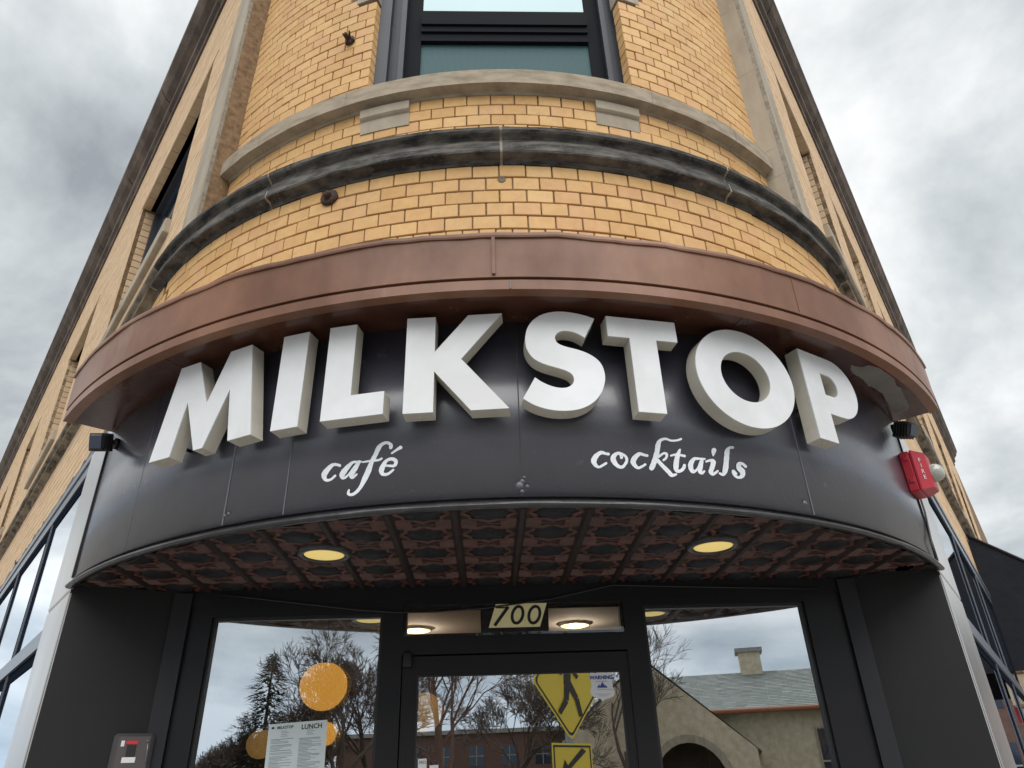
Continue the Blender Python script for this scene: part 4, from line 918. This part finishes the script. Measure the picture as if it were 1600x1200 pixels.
# rusted anchor plates left in the brickwork
for (x, y, r_, lab) in ((515.5, 310, 2.062, 'rusted round iron anchor plate in the brick below the dark stone belt'), (547.5, 65, 1.972, 'rusted broken iron anchor stub in the brick left of the upstairs window')):
    c_ = on_cyl(x, y, r_); a = math.atan2(c_.x, -c_.y); n_ = Vector((math.sin(a), -math.cos(a), 0)); t = thing('wall_anchor', c_, lab, 'wall anchor', 'rusted wall anchors in the round corner')
    big = y > 200; R0 = .037 if big else .025
    mb = MB(); s_ = Vector((math.cos(a), math.sin(a), 0)); k = 16
    pr = []
    for rr, h in ((1., 0), (1.02, .008), (.86, .014), (.45, .017), (.40, .03), (.25, .034), (.01, .035)):
        for i in range(k):
            q = R0*rr*(1+(.02 if big else .13)*math.sin(i*2.4+rr*3)+random.uniform(-.03, .03)); pr.append(c_+n_*h+s_*q*math.cos(2*math.pi*i/k)+UZ*q*math.sin(2*math.pi*i/k))
    mb.mesh(pr, [(r*k+i, r*k+(i+1) % k, (r+1)*k+(i+1) % k, (r+1)*k+i) for r in range(6) for i in range(k)]); mb.build('plate', M_rust, t)
    mb = MB(); mb.tube([c_+n_*.02, c_+n_*(.036 if big else .05)-UZ*.003+s_*.002], [.009, .007], 8)
    if not big: mb.tube([c_+n_*.02+s_*.008, c_+n_*.045+s_*.02+UZ*.012], [.006, .004], 6); mb.tube([c_+n_*.02-s_*.01, c_+n_*.045-s_*.016+UZ*.010], [.006, .004], 6)
    mb.build('bolt', M_rust, t)
mb = MB(); q = on_cyl(784, 281, 2.058); mb.lathe(q, nS, [(.0005, .0034), (.011, .0038), (.016, .003), (.018, -.004)], 7); mb.build('mortar_patch', M_belt2, BLD)
# number plate 700
pl = thing('number_plate', S(0, 1.166, 2.152), 'cream slanted plate with black house number 700 above the door', 'house number')
mb = MB(); mb.prism([on_pl(x, y, nS, 1.1945) for x, y in ((763.7, 980.8), (843.8, 979), (854.2, 942), (774.5, 944))], -nS*.004); mb.build('plate', M_cream2, pl)
def px_stroke(mb, pts, wd, closed=False, n=1.1955):
    q = [Vector(p) for p in pts]; L_, R2 = [], []; k = len(q)
    for i in range(k):
        a, b = (q[(i-1) % k], q[(i+1) % k]) if closed else (q[max(0, i-1)], q[min(k-1, i+1)])
        d = (b-a).normalized(); nn = Vector((-d.y, d.x)); L_.append(q[i]+nn*wd/2); R2.append(q[i]-nn*wd/2)
    f = [(i, (i+1) % k, k+(i+1) % k, k+i) for i in range(k if closed else k-1)]
    mb.mesh([S(p.x, n, p.y) for p in L_+R2], f)
def p700(x, y):     # measured crop of the plate -> plate plane
    q = on_pl(740+x/11.43, 930+y/11.43, nS, 1.1955); return (q.dot(sS), q.z)
mb = MB(); px_stroke(mb, [p700(395, 222), p700(600, 222)], .0058); px_stroke(mb, [p700(620, 205), p700(375, 545)], .0122); mb.build('digit', M_ink, pl)
def zero(cx, cy, rx, ry, sh):
    return [p700(cx+rx*math.cos(a)-sh*math.sin(a)*-1*0+(-math.sin(a))*sh, cy+ry*math.sin(a)) for a in [2*math.pi*k/28 for k in range(28)]]
mb = MB(); px_stroke(mb, zero(785, 350, 95, 150, 22), .0112, True); mb.build('digit', M_ink, pl)
mb = MB(); px_stroke(mb, zero(1085, 348, 97, 150, 22), .0112, True); mb.build('digit', M_ink, pl)
# lunch menu taped inside the window
def wpt(x, y, n=1.1745):
    q = on_pl(x, y, nS, n); return q
mn = thing('menu_sheet', wpt(460, 1198), 'white lunch menu sheet taped inside the left window', 'menu')
c4 = [wpt(420.5, 1132), wpt(511.5, 1124.5), wpt(504, 1240), wpt(408, 1246)]
mb = MB(); mb.prism([c4[3], c4[2], c4[1], c4[0]], -nS*.0008); mb.build('paper', M_paper, mn)
def mpt(u, v, lift=.0006): return (c4[0]*(1-u)*(1-v)+c4[1]*u*(1-v)+c4[2]*u*v+c4[3]*(1-u)*v)+nS*lift
W_, H_ = (c4[1]-c4[0]).length, (c4[3]-c4[0]).length
def mtext(txt, u, v, size):
    return text_mesh(txt, size, lambda x, y: mpt(u+x/W_, v-y/H_), size*.025)
mb = MB(); mb.mesh(*mtext('MILKSTOP', .285, .062, .0125)); mb.build('heading', M_ink, mn)
mb = MB(); mb.mesh(*mtext('LUNCH', .74, .078, .0215)); mb.build('heading', M_ink, mn); mb = MB()
mb.mesh([mpt(.075+.026*math.cos(k*math.pi/4), .058+.018*math.sin(k*math.pi/4)) for k in range(8)], [tuple(range(8))])
mb.build('logo_mark', M_ink, mn)
mb = MB()
for colx in (.06, .54):
    v = .22
    for i in range(34):
        L_ = random.choice((.16, .22, .30, .36, .38)); wt = .0035 if i % 4 else .005
        if random.random() < .12: v += .012
        mb.mesh([mpt(colx, v), mpt(colx+L_, v), mpt(colx+L_, v+wt*1.6), mpt(colx, v+wt*1.6)], [(0, 1, 2, 3)]); v += .0185
for i in range(4):
    for u0 in (.22, .66): mb.mesh([mpt(u0, .11+.024*i), mpt(u0+.10+.03*(i % 2), .11+.024*i), mpt(u0+.10+.03*(i % 2), .116+.024*i), mpt(u0, .116+.024*i)], [(0, 1, 2, 3)])
mb.build('body_print', M_greyink, mn)
# shield-shaped warning sticker on the door
ws = thing('warning_sticker', wpt(941, 1094, 1.192), 'white shield shaped warning sticker with blue print on the door glass', 'sticker')
o_, k_ = (820, 1030), 7.06
sh = [(728, 140), (770, 156), (838, 136), (900, 156), (938, 136), (982, 185), (968, 215), (968, 290), (992, 360), (985, 405), (935, 432), (890, 440), (862, 468), (838, 440), (790, 425), (735, 400), (722, 360), (735, 290), (722, 215), (706, 180)]
mb = MB(); mb.prism([wpt(o_[0]+x/k_, o_[1]+y/k_, 1.1925) for x, y in sh][::-1], -nS*.0005); mb.build('shield', M_stick, ws)
def wst(x, y): return lambda a, b: wpt(o_[0]+x/k_, o_[1]+y/k_, 1.1931)+sS*a+UZ*b
mb = MB(); mb.mesh(*text_mesh('WARNING', .0178, wst(842, 203), .00075)); mb.m = 0
for i, h in enumerate((4, 9, 6, 12, 16, 10, 7, 4)):
    b0 = wst(800+14*i, 315); mb.mesh([b0(0, 0), b0(.004, 0), b0(.004, .0012*h), b0(0, .0012*h)], [(0, 1, 2, 3)])
mb.build('blue_print', M_blueink, ws)
mb = MB(); mb.mesh(*text_mesh('PROTECTED BY', .0062, wst(845, 245))); 
for y, w0, w1 in ((330, 790, 965), (383, 780, 940), (402, 815, 910)):
    mb.mesh([wpt(o_[0]+x/k_, o_[1]+yy/k_, 1.1931) for x, yy in ((w0, y), (w1, y), (w1, y+4), (w0, y+4))], [(0, 1, 2, 3)])
mb.build('grey_print', M_greyink, ws)
# two small white stickers low on the door
for x0, y0, x1, y1, tx, lab in ((653, 1186, 666.5, 1215, '3RD\nMAN', 'small white sticker reading 3RD low at the left of the door glass'), (671, 1196, 685, 1222, '24\nHR', 'second small white sticker on the door, beside the 3RD sticker')):
    tl, tr_, br, bl = wpt(x0, y0, 1.1925), wpt(x1, y0-1, 1.1925), wpt(x1, y1, 1.1925), wpt(x0, y1, 1.1925); st = thing('door_sticker', bl, lab, 'sticker', 'small stickers on the door glass')
    mb = MB(); mb.prism([bl, br, tr_, tl], -nS*.0005); mb.build('sheet', M_stick, st)
    if tx.startswith('3'):
        c_ = (tl+tr_+bl+br)/4; mb = MB(); mb.mesh(*text_mesh('3RD', .014, lambda a, b: c_+sS*a+UZ*(b+.017)+nS*.0007)); mb.build('print', M_ink, st)
# lock box on the left panel
q0, q1 = WL(-.078, 2.10, 0), S(-1.235, 1.201, 0); d_ = (q1-q0).normalized(); pn = Vector((d_.y, -d_.x, 0)); pn = pn if pn.y < 0 else -pn
def ppt(x, y, out=0.): return on_pl(x, y, pn, q0.dot(pn)+out)
c_ = ppt(208, 1172, .0); lb = thing('lock_box', c_-UZ*.06, 'black key lock box with red stripe and white label on the left porch wall', 'lock box')
f3 = lambda x, z, n: c_+d_*x+UZ*z+pn*n
mb = MB(); mb.cbox(f3(0, -.012, .018), d_*.064, pn*.02, UZ*.062, .014); mb.build('case', M_lock, lb) if 'M_lock' in globals() else mb.build('case', mat('grey_black_plastic', (.055, .048, .05), .45), lb)
mb = MB(); mb.cbox(f3(.004, -.012, .038), d_*.050, pn*.003, UZ*.052, .003); mb.build('cover', mat('cover_plastic', (.075, .066, .066), .5), lb)
mb = MB(); mb.cbox(f3(-.002, .021, .0415), d_*.019, pn*.0015, UZ*.0052, .001); mb.build('red_stripe', mat('red_label', (.60, .02, .03), .5), lb)
mb = MB(); mb.cbox(f3(-.031, .018, .0415), d_*.0055, pn*.0015, UZ*.009, .001); mb.cbox(f3(-.004, -.032, .0415), d_*.021, pn*.0015, UZ*.0085, .001); mb.build('white_label', M_stick, lb)
mb = MB(); mb.cbox(f3(-.002, -.004, .0415), d_*.014, pn*.002, UZ*.017, .002); mb.build('keypad', M_black, lb)
mb = MB(); mb.tube([f3(.047, .024, .042), f3(.050, -.04, .042)], .0022, 6); mb.tube([f3(.040, .026, .042), f3(.049, .026, .042)], .003, 6); mb.build('latch', M_alu, lb)
# thin cable sagging along the head of the shopfront
mb = MB(); cp = [wpt(345, 929, 1.212), wpt(400, 935, 1.214), wpt(480, 944, 1.214), wpt(560, 953, 1.214), wpt(620, 957, 1.214), wpt(680, 956, 1.212), wpt(760, 950, 1.212), wpt(860, 936, 1.212), wpt(957, 914, 1.212), wpt(1100, 917, 1.212), wpt(1280, 920, 1.212)]
mb.tube(cp, .0035, 6); o = mb.build('cable', M_black); tag(o, 'thin black cable sagging along the head of the shopfront', 'cable')
mb = MB(); mb.tube([on_pl(1436, 772, nR, 2.112), on_pl(1445, 800, nR, 2.112), on_pl(1456, 850, nR, 2.112), on_pl(1465, 882, nR, 2.108)], .004, 6); o = mb.build('cable', M_black); tag(o, 'black cable running down from the red fire alarm', 'cable')
mb = MB(); mb.tube([WR(d, 2.068, z) for d, z in ((.45, 3.12), (.9, 3.07), (1.5, 3.12), (2.1, 3.08), (2.9, 3.12), (3.8, 3.10), (4.4, 3.13))], .007, 6); mb.tube([WR(d, 2.075, z) for d, z in ((.45, 3.05), (1.1, 3.10), (1.9, 3.05), (2.6, 3.09), (3.6, 3.06))], .005, 6)
o = mb.build('cable', M_black); tag(o, 'loose black cables along the foot of the right hand brick wall', 'cable')
mb = MB(); mb.tube([WL(2.93, 2.064, 3.12), WL(2.96, 2.09, 3.10), WL(3.02, 2.09, 3.14)], .004, 6); o = mb.build('cable', M_black); tag(o, 'short curled wire on the left hand brick wall', 'cable')
# awning over the far shop window
aw = thing('awning', WR(4.95, 2.06, 2.7), 'black canvas awning on the right hand side wall', 'awning')
T0, T1 = (2.07, 3.66), (3.30, 2.62); D0, D1 = 4.95, 8.2
mb = MB(); mb.mesh([WR(D0, *T0), WR(D1, *T0), WR(D1, *T1), WR(D0, *T1)]+[WR(D0, T0[0], T0[1]-.012), WR(D1, T0[0], T0[1]-.012), WR(D1, T1[0], T1[1]-.012), WR(D0, T1[0], T1[1]-.012)], [(0, 1, 2, 3), (7, 6, 5, 4), (0, 4, 5, 1), (2, 6, 7, 3), (1, 5, 6, 2), (3, 7, 4, 0)]); mb.build('canvas_slope', M_awn, aw)
for D in (D0, D1):
    mb = MB(); mb.prism([WR(D, 2.07, T0[1]-.015), WR(D, T1[0], T1[1]-.015), WR(D, T1[0], T1[1]-.22), WR(D, 2.07, T1[1]-.22)], dR*.01); mb.build('side_wing', M_awn, aw)
mb = MB(); mb.box(WR(D0, T1[0], T1[1]-.23), dR*(D1-D0), nR*.01, UZ*.22); mb.build('valance', M_awn, aw)
mb = MB(); mb.tube([WR(D0-.005, 2.07, 3.655), WR(D0-.005, 3.30, 2.615)], .012, 8); mb.tube([WR(D0-.005, 3.30, 2.61), WR(D0-.005, 3.30, 2.40)], .010, 8); mb.build('piping', M_jamb, aw)
mb = MB(); mb.tube([WR(D0+.03, 2.08, 3.62), WR(D0+.03, 3.28, 2.60)], .015, 8); mb.tube([WR(D0+.03, 3.28, 2.60), WR(D0+.03, 2.08, 2.55)], .015, 8); mb.build('arm', M_black, aw)
mb = MB(); mb.cbox(WR(5.1, 2.12, 2.25), dR*.12, nR*.07, UZ*.14, .02); mb.cbox(WR(5.1, 2.10, 2.05), dR*.09, nR*.05, UZ*.07, .02); mb.build('wall_bracket', M_stone, BLD)
mb = MB(); mb.cbox(WR(5.5, 2.16, 2.1), dR*.12, nR*.05, UZ*.10, .01); o = mb.build('wall_box', M_red); tag(o, 'small dark red box on the wall under the black awning', 'wall box')

# ------------------------------------------------------------------ the street behind the viewer (seen in the glass)
def sheet(name, x0, x1, y0, y1, z, m_):
    mb = MB(); mb.box((x0, y0, z-.3), (x1-x0, 0, 0), (0, y1-y0, 0), (0, 0, .3)); o = mb.build(name, m_); o['kind'] = 'structure'; return o
mb = MB(); mb.quad((-600, -600, -.16), (600, -600, -.16), (600, 600, -.16), (-600, 600, -.16)); o = mb.build('ground', M_grass); o['kind'] = 'structure'
sheet('pavement', -60, 60, -7.5, 40, 0, M_conc)
mb = MB(); mb.box((-300, -20, -.42), (600, 0, 0), (0, 12.4, 0), (0, 0, .3)); o = mb.build('road', M_asph); o['kind'] = 'structure'
sheet('far_pavement', -300, 300, -23, -20.05, 0, M_conc)
mb = MB()
for k in range(7): mb.box((-3+k*1.0, -19, -.12), (.5, 0, 0), (0, 10.5, 0), (0, 0, .004))
o = mb.build('crosswalk', M_line); o['kind'] = 'structure'
def refl(x, y, dist, off=1.172):
    p = on_pl(x, y, nS, off); d = ray(x, y).normalized(); r = d-2*d.dot(nS)*nS; h = math.hypot(r.x, r.y); return p+r*(dist/h)
def bare_tree(base, H, spread, seed, label, m_, levels=6, lean=(0, 0), r0=None, nb=3, twist=.55, trunk=.28):
    rg = random.Random(seed); t = thing('bare_tree', base, label, 'tree', 'bare trees across the street')
    tm, cm = MB(), MB(); r0 = r0 or H*.02
    def grow(p, d, r, L, lv):
        mbx = tm if lv == levels else cm; pts = [p]; q = p; dd = d
        for k in range(2):
            js = .03 if lv == levels else .16; dd = (dd+Vector((rg.gauss(0, js), rg.gauss(0, js), rg.gauss(.04, .10)*(lv < levels)))).normalized(); q = q+dd*L/2; pts.append(q)
        mbx.tube(pts, [r, r*.82, r*.62], 6 if lv > 3 else 3, caps=False)
        if lv == 0: return
        for i in range(nb+(1 if lv <= 3 else 0)):
            a = rg.uniform(0, 2*math.pi); s1 = dd.cross(UZ if abs(dd.z) < .95 else Vector((1, 0, 0))).normalized(); s2 = dd.cross(s1)
            k = twist*rg.uniform(.6, 1.35)*spread; nd_ = (dd+(s1*math.cos(a)+s2*math.sin(a))*k+UZ*.08).normalized()
            st = pts[1].lerp(pts[2], rg.uniform(.2, 1)) if i else pts[2]
            grow(st, nd_, max(r*.6*rg.uniform(.7, 1), .009), L*rg.uniform(.64, .86), lv-1)
    grow(Vector(base), Vector((lean[0], lean[1], 1)).normalized(), r0, H*trunk, levels)
    tm.build('trunk', m_, t); cm.build('crown', m_, t); return t
def gnd(p): return Vector((p.x, p.y, -.16))
bare_tree(gnd(refl(535, 1150, 24)), 10.4, 1.2, 3, 'bushy bare tree reflected in the left window behind the orange globe', M_bark, 7, nb=3, trunk=.205)
bare_tree(gnd(refl(590, 1150, 27)), 9.2, 1.1, 11, 'bare tree reflected at the right edge of the left window', M_bark, 7, nb=3, trunk=.20)
bare_tree(gnd(refl(700, 1140, 17)), 8.5, 1.0, 5, 'tall bare street tree with reddish trunk reflected in the door', M_bark2, 7, nb=3, r0=.16, trunk=.25)
bare_tree(gnd(refl(800, 1140, 27)), 8.5, 1.2, 21, 'wide bare tree reflected in the middle of the door glass', M_bark, 7, nb=3, trunk=.22)
bare_tree(gnd(refl(975, 1130, 30)), 9.5, 1.0, 9, 'thin bare tree reflected left of the tiled roof', M_bark, 6, nb=3, trunk=.24)
# evergreens
def evergreen(base, H, rad, seed, label):
    rg = random.Random(seed); t = thing('evergreen_tree', base, label, 'tree', 'evergreen trees across the street')
    mb = MB(); mb.tube([base, base+UZ*H*.98], [H*.022, .02], 6); mb.build('trunk', M_bark, t); mb = MB()
    for i in range(5200):
        u = rg.random()**.7; z = H*(.06+.94*(1-u)); r = rad*u**.75*(.35+.7*rg.random())*(1+.25*math.sin(z*5+seed)); a = rg.uniform(0, 2*math.pi)
        c_ = base+Vector((r*math.cos(a), r*math.sin(a), z)); d = Vector((math.cos(a), math.sin(a), rg.uniform(-.5, .3))).normalized(); s_ = d.cross(UZ).normalized()*rg.uniform(.03, .07); L_ = rg.uniform(.14, .34)
        mb.mesh([c_-s_, c_+s_, c_+d*L_], [(0, 1, 2)])
    mb.build('crown', M_needle, t)
evergreen(gnd(refl(412, 1150, 24)), 6.0, 1.7, 2, 'dark pointed evergreen reflected in the left window')
bare_tree(gnd(refl(372, 1150, 25)), 6.2, 1.3, 14, 'low rounded bare tree left of the evergreen', M_bark, 6, nb=4, trunk=.19)
bare_tree(gnd(refl(455, 1150, 26)), 7.4, 1.3, 15, 'rounded bare tree right of the evergreen, above the lunch menu', M_bark, 6, nb=4, trunk=.19)
# house across the street
rp = refl(1170, 1062, 40); lp = refl(1010, 1035, 40); hp0 = refl(1110, 1130, 36)
ux = (refl(1300, 1062, 40)-lp); ux.z = 0; ux.normalize(); uy = Vector((-ux.y, ux.x, 0)); uy = uy if uy.y < 0 else -uy   # uy points away from the viewer
hb = Vector((lp.x, lp.y, -.16))+ux*.2
HS = thing('house', hb, 'cream stone house with slate roof, chimney and arched gable across the street', 'house')
def hv(x, y, z): return hb+ux*x+uy*y+UZ*(z+.16)
RZ, EZ, LEN, DPH = 6.6, 4.35, 24., 6.5
mb = MB(); mb.box(hv(-2, -DPH, -.16), ux*LEN, uy*DPH*2, UZ*EZ); mb.build('wall', M_house, HS)
mb = MB(); mb.mesh([hv(-2.5, -DPH-.6, EZ-.1), hv(LEN, -DPH-.6, EZ-.1), hv(LEN, 0, RZ), hv(-2.5, 0, RZ), hv(-2.5, DPH+.6, EZ-.1), hv(LEN, DPH+.6, EZ-.1)], [(0, 1, 2, 3), (3, 2, 5, 4)]); roof = mb.build('roof', M_roof, HS)
mb = MB(); rows = 26
for k in range(rows):
    u0, u1 = k/rows, (k+1.15)/rows; x = -2.5+(.3 if k % 2 else 0)
    while x < LEN:
        wd = random.uniform(.35, .55); y0, y1 = -DPH-.6+(DPH+.6)*u0, -DPH-.6+(DPH+.6)*u1; z0, z1 = EZ-.1+(RZ-EZ+.1)*u0, EZ-.1+(RZ-EZ+.1)*u1
        mb.quad(hv(x, y0, z0+.05), hv(x+wd-.02, y0, z0+.05), hv(x+wd-.02, y1, z1+.02), hv(x, y1, z1+.02)); x += wd
mb.build('slates', M_roof, roof, kind='stuff')
mb = MB(); mb.tube([hv(-1, -DPH-.7, EZ-.12), hv(LEN, -DPH-.7, EZ-.12)], .11, 8); mb.build('gutter', M_copper, HS)
cx = (rp-hb).dot(ux)+.2
mb = MB(); mb.box(hv(cx-.55, -.6, 5.6), ux*1.1, uy*1.2, UZ*2.0); ch_ = mb.build('chimney', M_house, HS); mb = MB(); mb.box(hv(cx-.7, -.75, 7.55), ux*1.4, uy*1.5, UZ*.2); mb.build('chimney_cap', M_conc, ch_)
mb = MB(); mb.box(hv(cx-.62, -.72, 5.5), ux*1.24, uy*1.0, UZ*.35); mb.build('flashing', M_copper, ch_)
gp = [(-3.6, 0), (4.6, 0), (4.6, 2.7), (.4, 6.3), (-3.6, 3.0)]
arch = [(1.9+1.5*math.cos(a), 1.3+1.7*math.sin(a)) for a in [math.pi*k/14 for k in range(15)]]; arch = [(3.4, 0)]+arch+[(.4, 0)]
gout = [(-3.6, 0), (.4, 0)]+arch[::-1][1:-1]+[(3.4, 0), (4.6, 0), (4.6, 2.7), (.4, 6.3), (-3.6, 3.0)]
mb = MB(); v, f = fill_loops([gout], lambda x, z: hv(x, -DPH-3, z)); mb.mesh(v, f); mb.mesh([hv(x, -DPH-3.0, z) for x, z in gp]+[hv(x, -DPH, z) for x, z in gp], [(i, (i+1) % 5, 5+(i+1) % 5, 5+i) for i in (1, 4)]); mb.build('gable_wall', M_house, HS)
mb = MB(); n2 = len(arch); mb.mesh([hv(x, -DPH-3.05, z) for x, z in arch]+[hv(1.9+(x-1.9)*1.16, -DPH-3.05, z*1.1) for x, z in arch], [(i, i+1, n2+i+1, n2+i) for i in range(n2-1)]); mb.build('arch_trim', M_stone, HS)
mb = MB(); mb.box(hv(.3, -DPH-1.5, 0), ux*3.2, uy*.1, UZ*3.2); mb.build('entrance_door', M_roomdk, HS)
mb = MB(); mb.mesh([hv(-4., -DPH-3.03, 2.75), hv(.4, -DPH-3.03, 6.42), hv(4.75, -DPH-3.03, 2.6), hv(-4., 0, 2.9), hv(.4, 0, 6.55), hv(5., 0, 2.55)], [(0, 1, 4, 3), (1, 2, 5, 4)]); mb.build('gable_roof', M_roof, HS)
for x in (7.2, 10.2, 13.2, 16.4):
    mb = MB(); mb.box(hv(x, -DPH-.05, .9), ux*1.7, uy*.1, UZ*2.6); wf = mb.build('window', M_darkg, HS)
    mb = MB()
    for k in range(4): mb.box(hv(x+k*.55, -DPH-.09, .9), ux*.06, uy*.05, UZ*2.6)
    for k in range(3): mb.box(hv(x, -DPH-.085, .9+k*1.27), ux*1.7, uy*.05, UZ*.07)
    mb.build('frame', M_stone, wf)
# brown brick block far beyond the trees
a_, b_ = refl(640, 1150, 62), refl(985, 1145, 60); a_.z = b_.z = -.16; u = (b_-a_); L_ = u.length; u.normalize(); v_ = Vector((-u.y, u.x, 0)); v_ = v_ if v_.y < 0 else -v_
FB = thing('brick_block', a_, 'long low brown brick building beyond the bare trees', 'building')
mb = MB(); mb.box(a_-u*6, u*(L_+12), v_*10, UZ*5.6); mb.build('wall', M_farbr, FB)
mb = MB(); mb.box(a_-u*6.2-v_*.3+UZ*5.6, u*(L_+12.4), v_*10.6, UZ*.3); mb.build('parapet', M_conc, FB)
for r in range(2):
    for k in range(9):
        p = a_+u*(-3+k*(L_+6)/9)-v_*.03+UZ*(.9+r*2.4); mb = MB(); mb.box(p, u*1.2, v_*.06, UZ*1.4); wf = mb.build('window', M_darkg, FB)
        mb = MB(); mb.box(p-v_*.05+u*.57, u*.06, v_*.04, UZ*1.4); mb.box(p-v_*.05+UZ*.68, u*1.2, v_*.04, UZ*.06); mb.build('frame', M_conc, wf)
NB = thing('added_store', WR(38, 3, -.16), 'added brick store further along the right hand street, darkens the side glass reflection', 'building')  # added building, hidden behind the awning: gives the right side glass a dark reflection
mb = MB(); mb.box(WR(38, 3, -.16), nR*16, dR*10, UZ*7); mb.build('wall', M_farbr, NB)
mb = MB(); mb.box(WR(37.8, 2.8, 6.84), nR*16.4, dR*10.4, UZ*.3); mb.build('parapet', M_conc, NB)
for k in range(5):
    for z in (.9, 4.1):
        p = WR(37.97, 4+k*3.0, z); mb = MB(); mb.box(p, nR*1.5, dR*.06, UZ*1.8); wf = mb.build('window', M_darkg, NB); mb = MB(); mb.box(p-dR*.05+nR*.72, nR*.06, dR*.04, UZ*1.8); mb.box(p-dR*.05+UZ*.87, nR*1.5, dR*.04, UZ*.07); mb.build('frame', M_conc, wf)
# pedestrian crossing sign
tip = refl(893, 1158, 5.0, 1.176); rt = refl(893, 1057, 5.0, 1.176); hd = .525
fx = Vector((math.cos(R_(-41)), math.sin(R_(-41)), 0)); fn = Vector((-fx.y, fx.x, 0))
ctr = Vector((tip.x, tip.y, tip.z+hd)); CS = thing('crossing_sign', (ctr.x, ctr.y, 0), 'yellow diamond pedestrian crossing sign with arrow plaque on a steel post', 'road sign')
def sv(x, z, n=0): return ctr+fx*x+UZ*z+fn*n
def rdiam(h, n, rr=.05):
    out = []
    for k in range(4):
        a = k*math.pi/2-math.pi/2; c_ = Vector((math.cos(a), math.sin(a)))*(h-rr*1.414)
        for j in range(5):
            b = a-math.pi/4+j*math.pi/8; out.append(sv(c_.x+rr*math.cos(b), c_.y+rr*math.sin(b), n))
    return out
mb = MB(); mb.prism(rdiam(hd, 0), fn*-.004); mb.build('diamond_plate', M_yel, CS)
mb = MB(); A, B = rdiam(hd*.95, .002), rdiam(hd*.90, .002); k = len(A); mb.mesh(A+B, [(i, (i+1) % k, k+(i+1) % k, k+i) for i in range(k)]); mb.build('border', M_ink, CS)
mb = MB()
LIFT = [.003]
def limb(p, q, w0, w1):
    LIFT[0] += .0012; lf = LIFT[0]
    p, q = Vector(p), Vector(q); d = (q-p).normalized(); n = Vector((-d.y, d.x)); mb.mesh([sv(*(p+n*w0), lf), sv(*(p-n*w0), lf), sv(*(q-n*w1), lf), sv(*(q+n*w1), lf)], [(0, 1, 2, 3)])
limb((.0, .22), (-.02, -.02), .055, .05); limb((.0, .0), (.11, -.14), .04, .034); limb((.11, -.14), (.16, -.30), .034, .028); limb((-.02, .0), (-.05, -.16), .042, .034); limb((-.05, -.16), (-.16, -.28), .034, .026); limb((.01, .18), (.14, .06), .026, .02); limb((-.02, .18), (-.13, .08), .026, .02)
mb.mesh([sv(.02+.055*math.cos(a*math.pi/6), .30+.055*math.sin(a*math.pi/6), .003) for a in range(12)], [tuple(range(12))]); mb.build('walking_figure', M_ink, CS)
pz0, pz1, pw = -hd-.36, -hd-.02, .29
mb = MB(); mb.prism([sv(-pw, pz0), sv(pw, pz0), sv(pw, pz1), sv(-pw, pz1)], fn*-.004); mb.build('arrow_plaque', M_yel, CS)
mb = MB(); e_ = .018
for x0, x1, z0, z1 in ((-pw+e_, pw-e_, pz1-2*e_, pz1-e_), (-pw+e_, pw-e_, pz0+e_, pz0+2*e_), (-pw+e_, -pw+2*e_, pz0+e_, pz1-e_), (pw-2*e_, pw-e_, pz0+e_, pz1-e_)): mb.mesh([sv(x0, z0, .002), sv(x1, z0, .002), sv(x1, z1, .002), sv(x0, z1, .002)], [(0, 1, 2, 3)])
mb.mesh([sv(x, (pz0+pz1)/2+z, .003) for x, z in ((.20, .10), (.14, .13), (-.08, -.02), (-.12, .03), (-.19, -.12), (-.03, -.11), (-.06, -.06))], [tuple(range(7))]); mb.build('arrow', M_ink, CS)
pb = ctr-fn*.062-fx*.025; mb = MB(); mb.box((pb.x, pb.y, 0), fx*.05, fn*.05, (0, 0, ctr.z+hd*.9)); mb.build('post', M_alu, CS)
